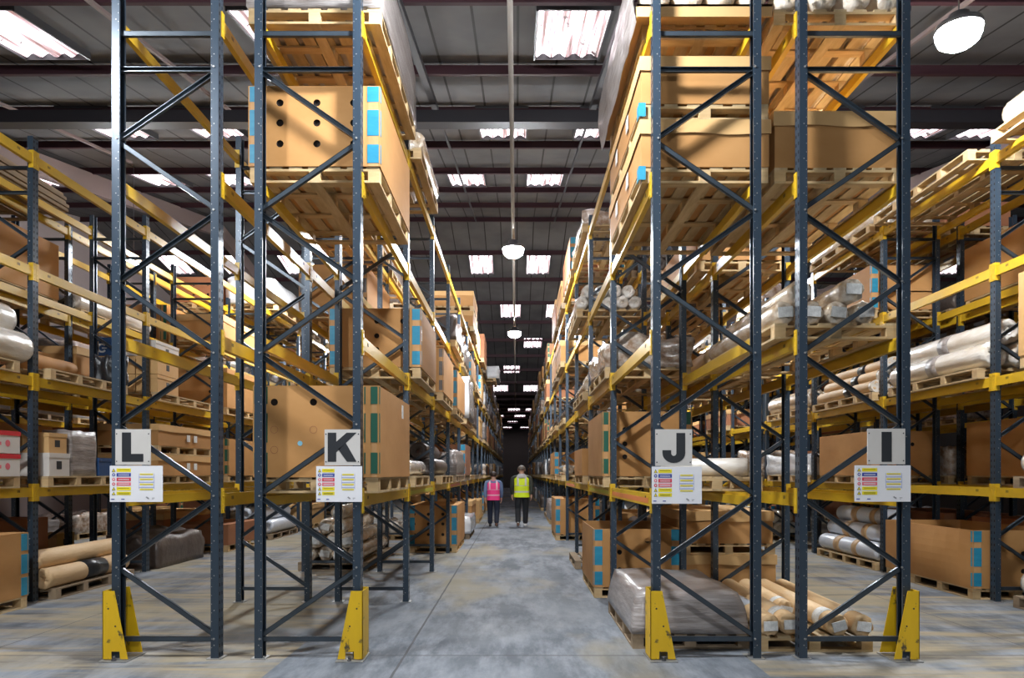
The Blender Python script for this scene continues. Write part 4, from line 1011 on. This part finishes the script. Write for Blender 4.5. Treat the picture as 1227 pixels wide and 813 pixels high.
def person(x, y, H, lab, trou, vest, band, sleeve, hair, shoes, lead, turn, woman=False, hood=False):
    k = H/1.8; r = empty('person', (x, y, 0), lab, 'person', None, turn); r.scale = (1.2, 1.0, 1.0)
    sh = .185 if woman else .205
    s = lambda *p: tuple(c*k for c in p)
    # joints; walking away (+y forward). lead=+1: right leg forward
    hipz = .93
    def leg(sd):
        f = lead*sd
        if f > 0: return [(sd*.09,0,hipz-.03),(sd*.095,.13,.52),(sd*.09,.16,.10),(sd*.09,.27,.035)]
        return [(sd*.09,0,hipz-.03),(sd*.095,.03,.51),(sd*.09,-.22,.15),(sd*.09,-.11,.04)]
    def arm(sd):
        f = -lead*sd; a = .16 if f > 0 else -.10
        return [(sd*sh,0,1.44),(sd*(sh+.035),a*.35-.02,1.17),(sd*(sh+.03),a+.03,.93)]
    pts = [(0,0,hipz),(0,.0,1.12),(0,-.01,1.32),(0,0,1.46),(0,.01,1.54),(0,.02,1.62),(0,.03,1.71),(0,.03,1.755)]; rad = [.115,.10,.115,.075,.052,.075,.085,.055]
    ed = [(i,i+1) for i in range(7)]
    for sd in (-1,1):
        n = len(pts); L_ = leg(sd); pts += L_; rad += [.085,.055,.037,.03]; ed += [(0,n),(n,n+1),(n+1,n+2),(n+2,n+3)]
        n = len(pts); A = arm(sd); hnd = (A[2][0]+sd*.0, A[2][1]+.012, A[2][2]-.06)
        pts += A+[hnd]; rad += [.05,.038,.026,.027]; ed += [(3,n),(n,n+1),(n+1,n+2),(n+2,n+3)]
        for q in range(4):
            m_ = len(pts); yy = -.028+q*.019; ln = (.075,.085,.08,.062)[q]
            pts += [(hnd[0], hnd[1]+yy, hnd[2]-.045), (hnd[0]-sd*.012, hnd[1]+yy, hnd[2]-.045-ln*.55), (hnd[0]-sd*.03, hnd[1]+yy+.004, hnd[2]-.04-ln)]
            rad += [.010,.009,.008]; ed += [(n+3,m_),(m_,m_+1),(m_+1,m_+2)]
        m_ = len(pts); pts += [(hnd[0]-sd*.012, hnd[1]+.04, hnd[2]-.005),(hnd[0]-sd*.02, hnd[1]+.055, hnd[2]-.04)]; rad += [.011,.009]; ed += [(n+3,m_),(m_,m_+1)]
    skin_mesh('body', [s(*p) for p in pts], ed, [q*k for q in rad], SKIN, r, 2)
    # face: nose, ears, mouth, eyes on the far side
    b = MB(); b.tube(s(0,.11,1.665),s(0,.135,1.645),.013*k,.016*k,n=8); b.build('nose', [SKIN], r)
    for sd in (-1,1):
        b = MB(); b.loft([[s(sd*(.082+dx), .025+.018*math.cos(2*PI*i/10), 1.655+.032*math.sin(2*PI*i/10)) for i in range(10)] for dx in (0,.014)]); b.build('ear', [SKIN], r)
        b = MB(); b.disc(s(sd*.032,.112,1.685), .009*k, 8); b.build('eye', [INK], r)
    b = MB(); b.box(-.022*k,.022*k,.108*k,.112*k,1.612*k,1.619*k); b.build('mouth', [SP], r)
    # hair: cap over the back of the head
    b = MB(); N_ = 14; rings = []
    lo = -.75 if woman else -.25
    for j in range(8):
        e = PI/2-.05-(PI/2-.05-lo)*j/7; rr = .102*math.cos(e); zz = 1.69+.105*math.sin(e)
        rings.append([s(rr*.93*math.cos(2*PI*i/N_), .012+rr*1.08*math.sin(2*PI*i/N_)*(1 if math.sin(2*PI*i/N_) < 0 else (.9 if e > .3 else .35)), zz) for i in range(N_)])
    b.loft(rings); b.build('hair', [hair], r)
    # trousers
    pts = [(0,0,hipz+.08),(0,0,hipz)]; rad = [(.145,.115),(.15,.12)]; ed = [(0,1)]
    for sd in (-1,1):
        L_ = leg(sd); n = len(pts); pts += L_[:1]+[((L_[0][0]+L_[1][0])/2,(L_[0][1]+L_[1][1])/2,(L_[0][2]+L_[1][2])/2)]+[L_[1],(L_[2][0],L_[2][1],L_[2][2]-.035)]; rad += [.105,.092,.075,.068]; ed += [(1,n),(n,n+1),(n+1,n+2),(n+2,n+3)]
    skin_mesh('trousers', [s(*p) for p in pts], ed, [tuple(c*k for c in q) if isinstance(q, tuple) else q*k for q in rad], trou, r, 2)
    for sd in (-1,1):
        L_ = leg(sd); f = lead*sd; hl = Vector(L_[2]); tip = .0
        b = MB(); N_ = 12; rg = []
        ang = .0 if f > 0 else -.55; oy = L_[2][1]
        zb = .0 if f > 0 else .0
        for (dy, w_, h_) in ((-.07,.02,.03),(-.06,.036,.07),(0,.04,.085),(.06,.043,.065),(.13,.046,.05),(.175,.035,.035),(.19,.012,.02)):
            c_, s_ = math.cos(ang), math.sin(ang); ring = []
            for i in range(N_):
                a = 2*PI*i/N_; lx = w_*math.cos(a); lz = max(0, h_/2+h_/2*math.sin(a))
                yy, zz = dy*c_-lz*s_*-1*0-0, lz
                if f > 0: Y_, Z_ = dy, lz
                else: Y_, Z_ = (dy-.19)*c_ - lz*s_ + .19*1.0, (dy-.19)*s_ + lz*c_
                ring.append(s(L_[2][0]+lx, oy+Y_, Z_+.001))
            rg.append(ring)
        b.loft(rg); b.build('shoe', [shoes[0 if sd < 0 else 1]], r)
    # sleeves / jacket
    pts = [(0,0,1.0),(0,0,1.2),(0,0,1.38),(0,0,1.45)]; rad = [.135,.13,.14,.08]; ed = [(0,1),(1,2),(2,3)]
    for sd in (-1,1):
        A = arm(sd); n = len(pts); pts += A; rad += [.068,.055,.042]; ed += [(3,n),(n,n+1),(n+1,n+2)]
    skin_mesh('jacket', [s(*p) for p in pts], ed, [q*k for q in rad], sleeve, r, 2)
    # vest
    N_ = 20; prof = [(.86,.195,.145),(.93,.19,.14),(.985,.186,.137),(1.0,.186,.137),(1.045,.184,.135),(1.06,.184,.135),(1.13,.183,.134),(1.145,.183,.134),(1.19,.185,.135),(1.205,.185,.135),(1.3,.19,.135),(1.40,.19,.125),(1.46,.15,.10),(1.495,.085,.075)]
    if woman: prof = [(z_, a*.93, c*.93) for z_, a, c in prof]
    rg = []; sq = lambda v: math.copysign(abs(v)**.8, v)
    for z_, a, c in prof: rg.append([s(a*sq(math.cos(2*PI*i/N_)), c*sq(math.sin(2*PI*i/N_)), z_) for i in range(N_)])
    ms = [0,0,0,1,0,0,0,0,1,0,0,0,0]
    b = MB(); b.loft(rg, ms=ms, cap=False); v = b.build('hi_vis_vest', [vest, band], r)
    for sd in (-1,1):      # shoulder bands
        b = MB(); xx = sd*.095
        pp = [(1.205,.137),(1.30,.138),(1.40,.130),(1.46,.106),(1.485,.09)]
        w_ = .022
        for sy in (-1,1):
            for q in range(4):
                (za, ya_), (zb_, yb_) = pp[q], pp[q+1]; ya_, yb_ = ya_*(.93 if woman else 1)*.985+.004, yb_*(.93 if woman else 1)*.985+.004
                if not woman or sy < 0: b.quad(s(xx-w_,sy*ya_,za),s(xx+w_,sy*ya_*.985,za),s(xx+w_,sy*yb_*.97,zb_),s(xx-w_,sy*yb_,zb_))
        b.build('shoulder_band', [band], v)
    if hood:
        b = MB(); rg = []
        for (z_, a, c, oy) in ((1.42,.12,.06,-.09),(1.46,.125,.075,-.075),(1.51,.10,.075,-.05),(1.545,.07,.06,-.03)):
            rg.append([s(a*math.cos(2*PI*i/14), oy+c*math.sin(2*PI*i/14), z_) for i in range(14)])
        b.loft(rg); b.build('hood', [HOOD], r)
    return r
person(-.70, 20.9, 1.68, 'person walking away in pink hi-vis vest, blue sleeves and navy trousers', NAVYC, PINKV, REFLP, SHIRT, HAIRD, (SHOEB,SHOEB), -1, 0, woman=True)
person(.155, 20.9, 1.86, 'person walking away in yellow hi-vis vest, pale hood and dark trousers', BLKC, YELV, REFL, JACK, HAIRG, (SHOEW,SHOEW), 1, 0, hood=True)

# small floor litter
for k, (x, y) in enumerate([(X(143,9.2),9.2)]):
    b = MB(); pts = []
    for i in range(9): a = 2*PI*i/9; q = random.uniform(.05,.11); pts.append((q*math.cos(a), q*.6*math.sin(a), random.uniform(.004,.014)))
    b.prism(pts, (0,0,.003)); o = b.build('paper_scrap', [PAPER], None, (x,y,0)); tag(o, 'torn white paper scrap on floor of aisle beside rack L', 'paper scrap')

# ------------------------------------------------------------------ world, camera
W = bpy.data.worlds.new('World'); S.world = W; W.use_nodes = True
W.node_tree.nodes['Background'].inputs[0].default_value = (.85,.92,1,1); W.node_tree.nodes['Background'].inputs[1].default_value = .15
cam = bpy.data.cameras.new('Camera'); co = bpy.data.objects.new('Camera', cam); COL.objects.link(co)
co.location = (0,0,EYE); co.rotation_euler = (PI/2,0,0); cam.sensor_width = 36; cam.lens = 36*830/1227
cam.shift_x = (613.5-619)/1227; cam.shift_y = (568-406.5)/1227; cam.clip_end = 300; cam.clip_start = .05
S.camera = co
S.view_settings.view_transform = 'Standard'; S.view_settings.look = 'None'; S.view_settings.gamma = 1; S.view_settings.use_curve_mapping = False
S.view_settings.exposure = .16
S.cycles.max_bounces = 6; S.cycles.diffuse_bounces = 4; S.cycles.glossy_bounces = 3; S.cycles.sample_clamp_indirect = 6
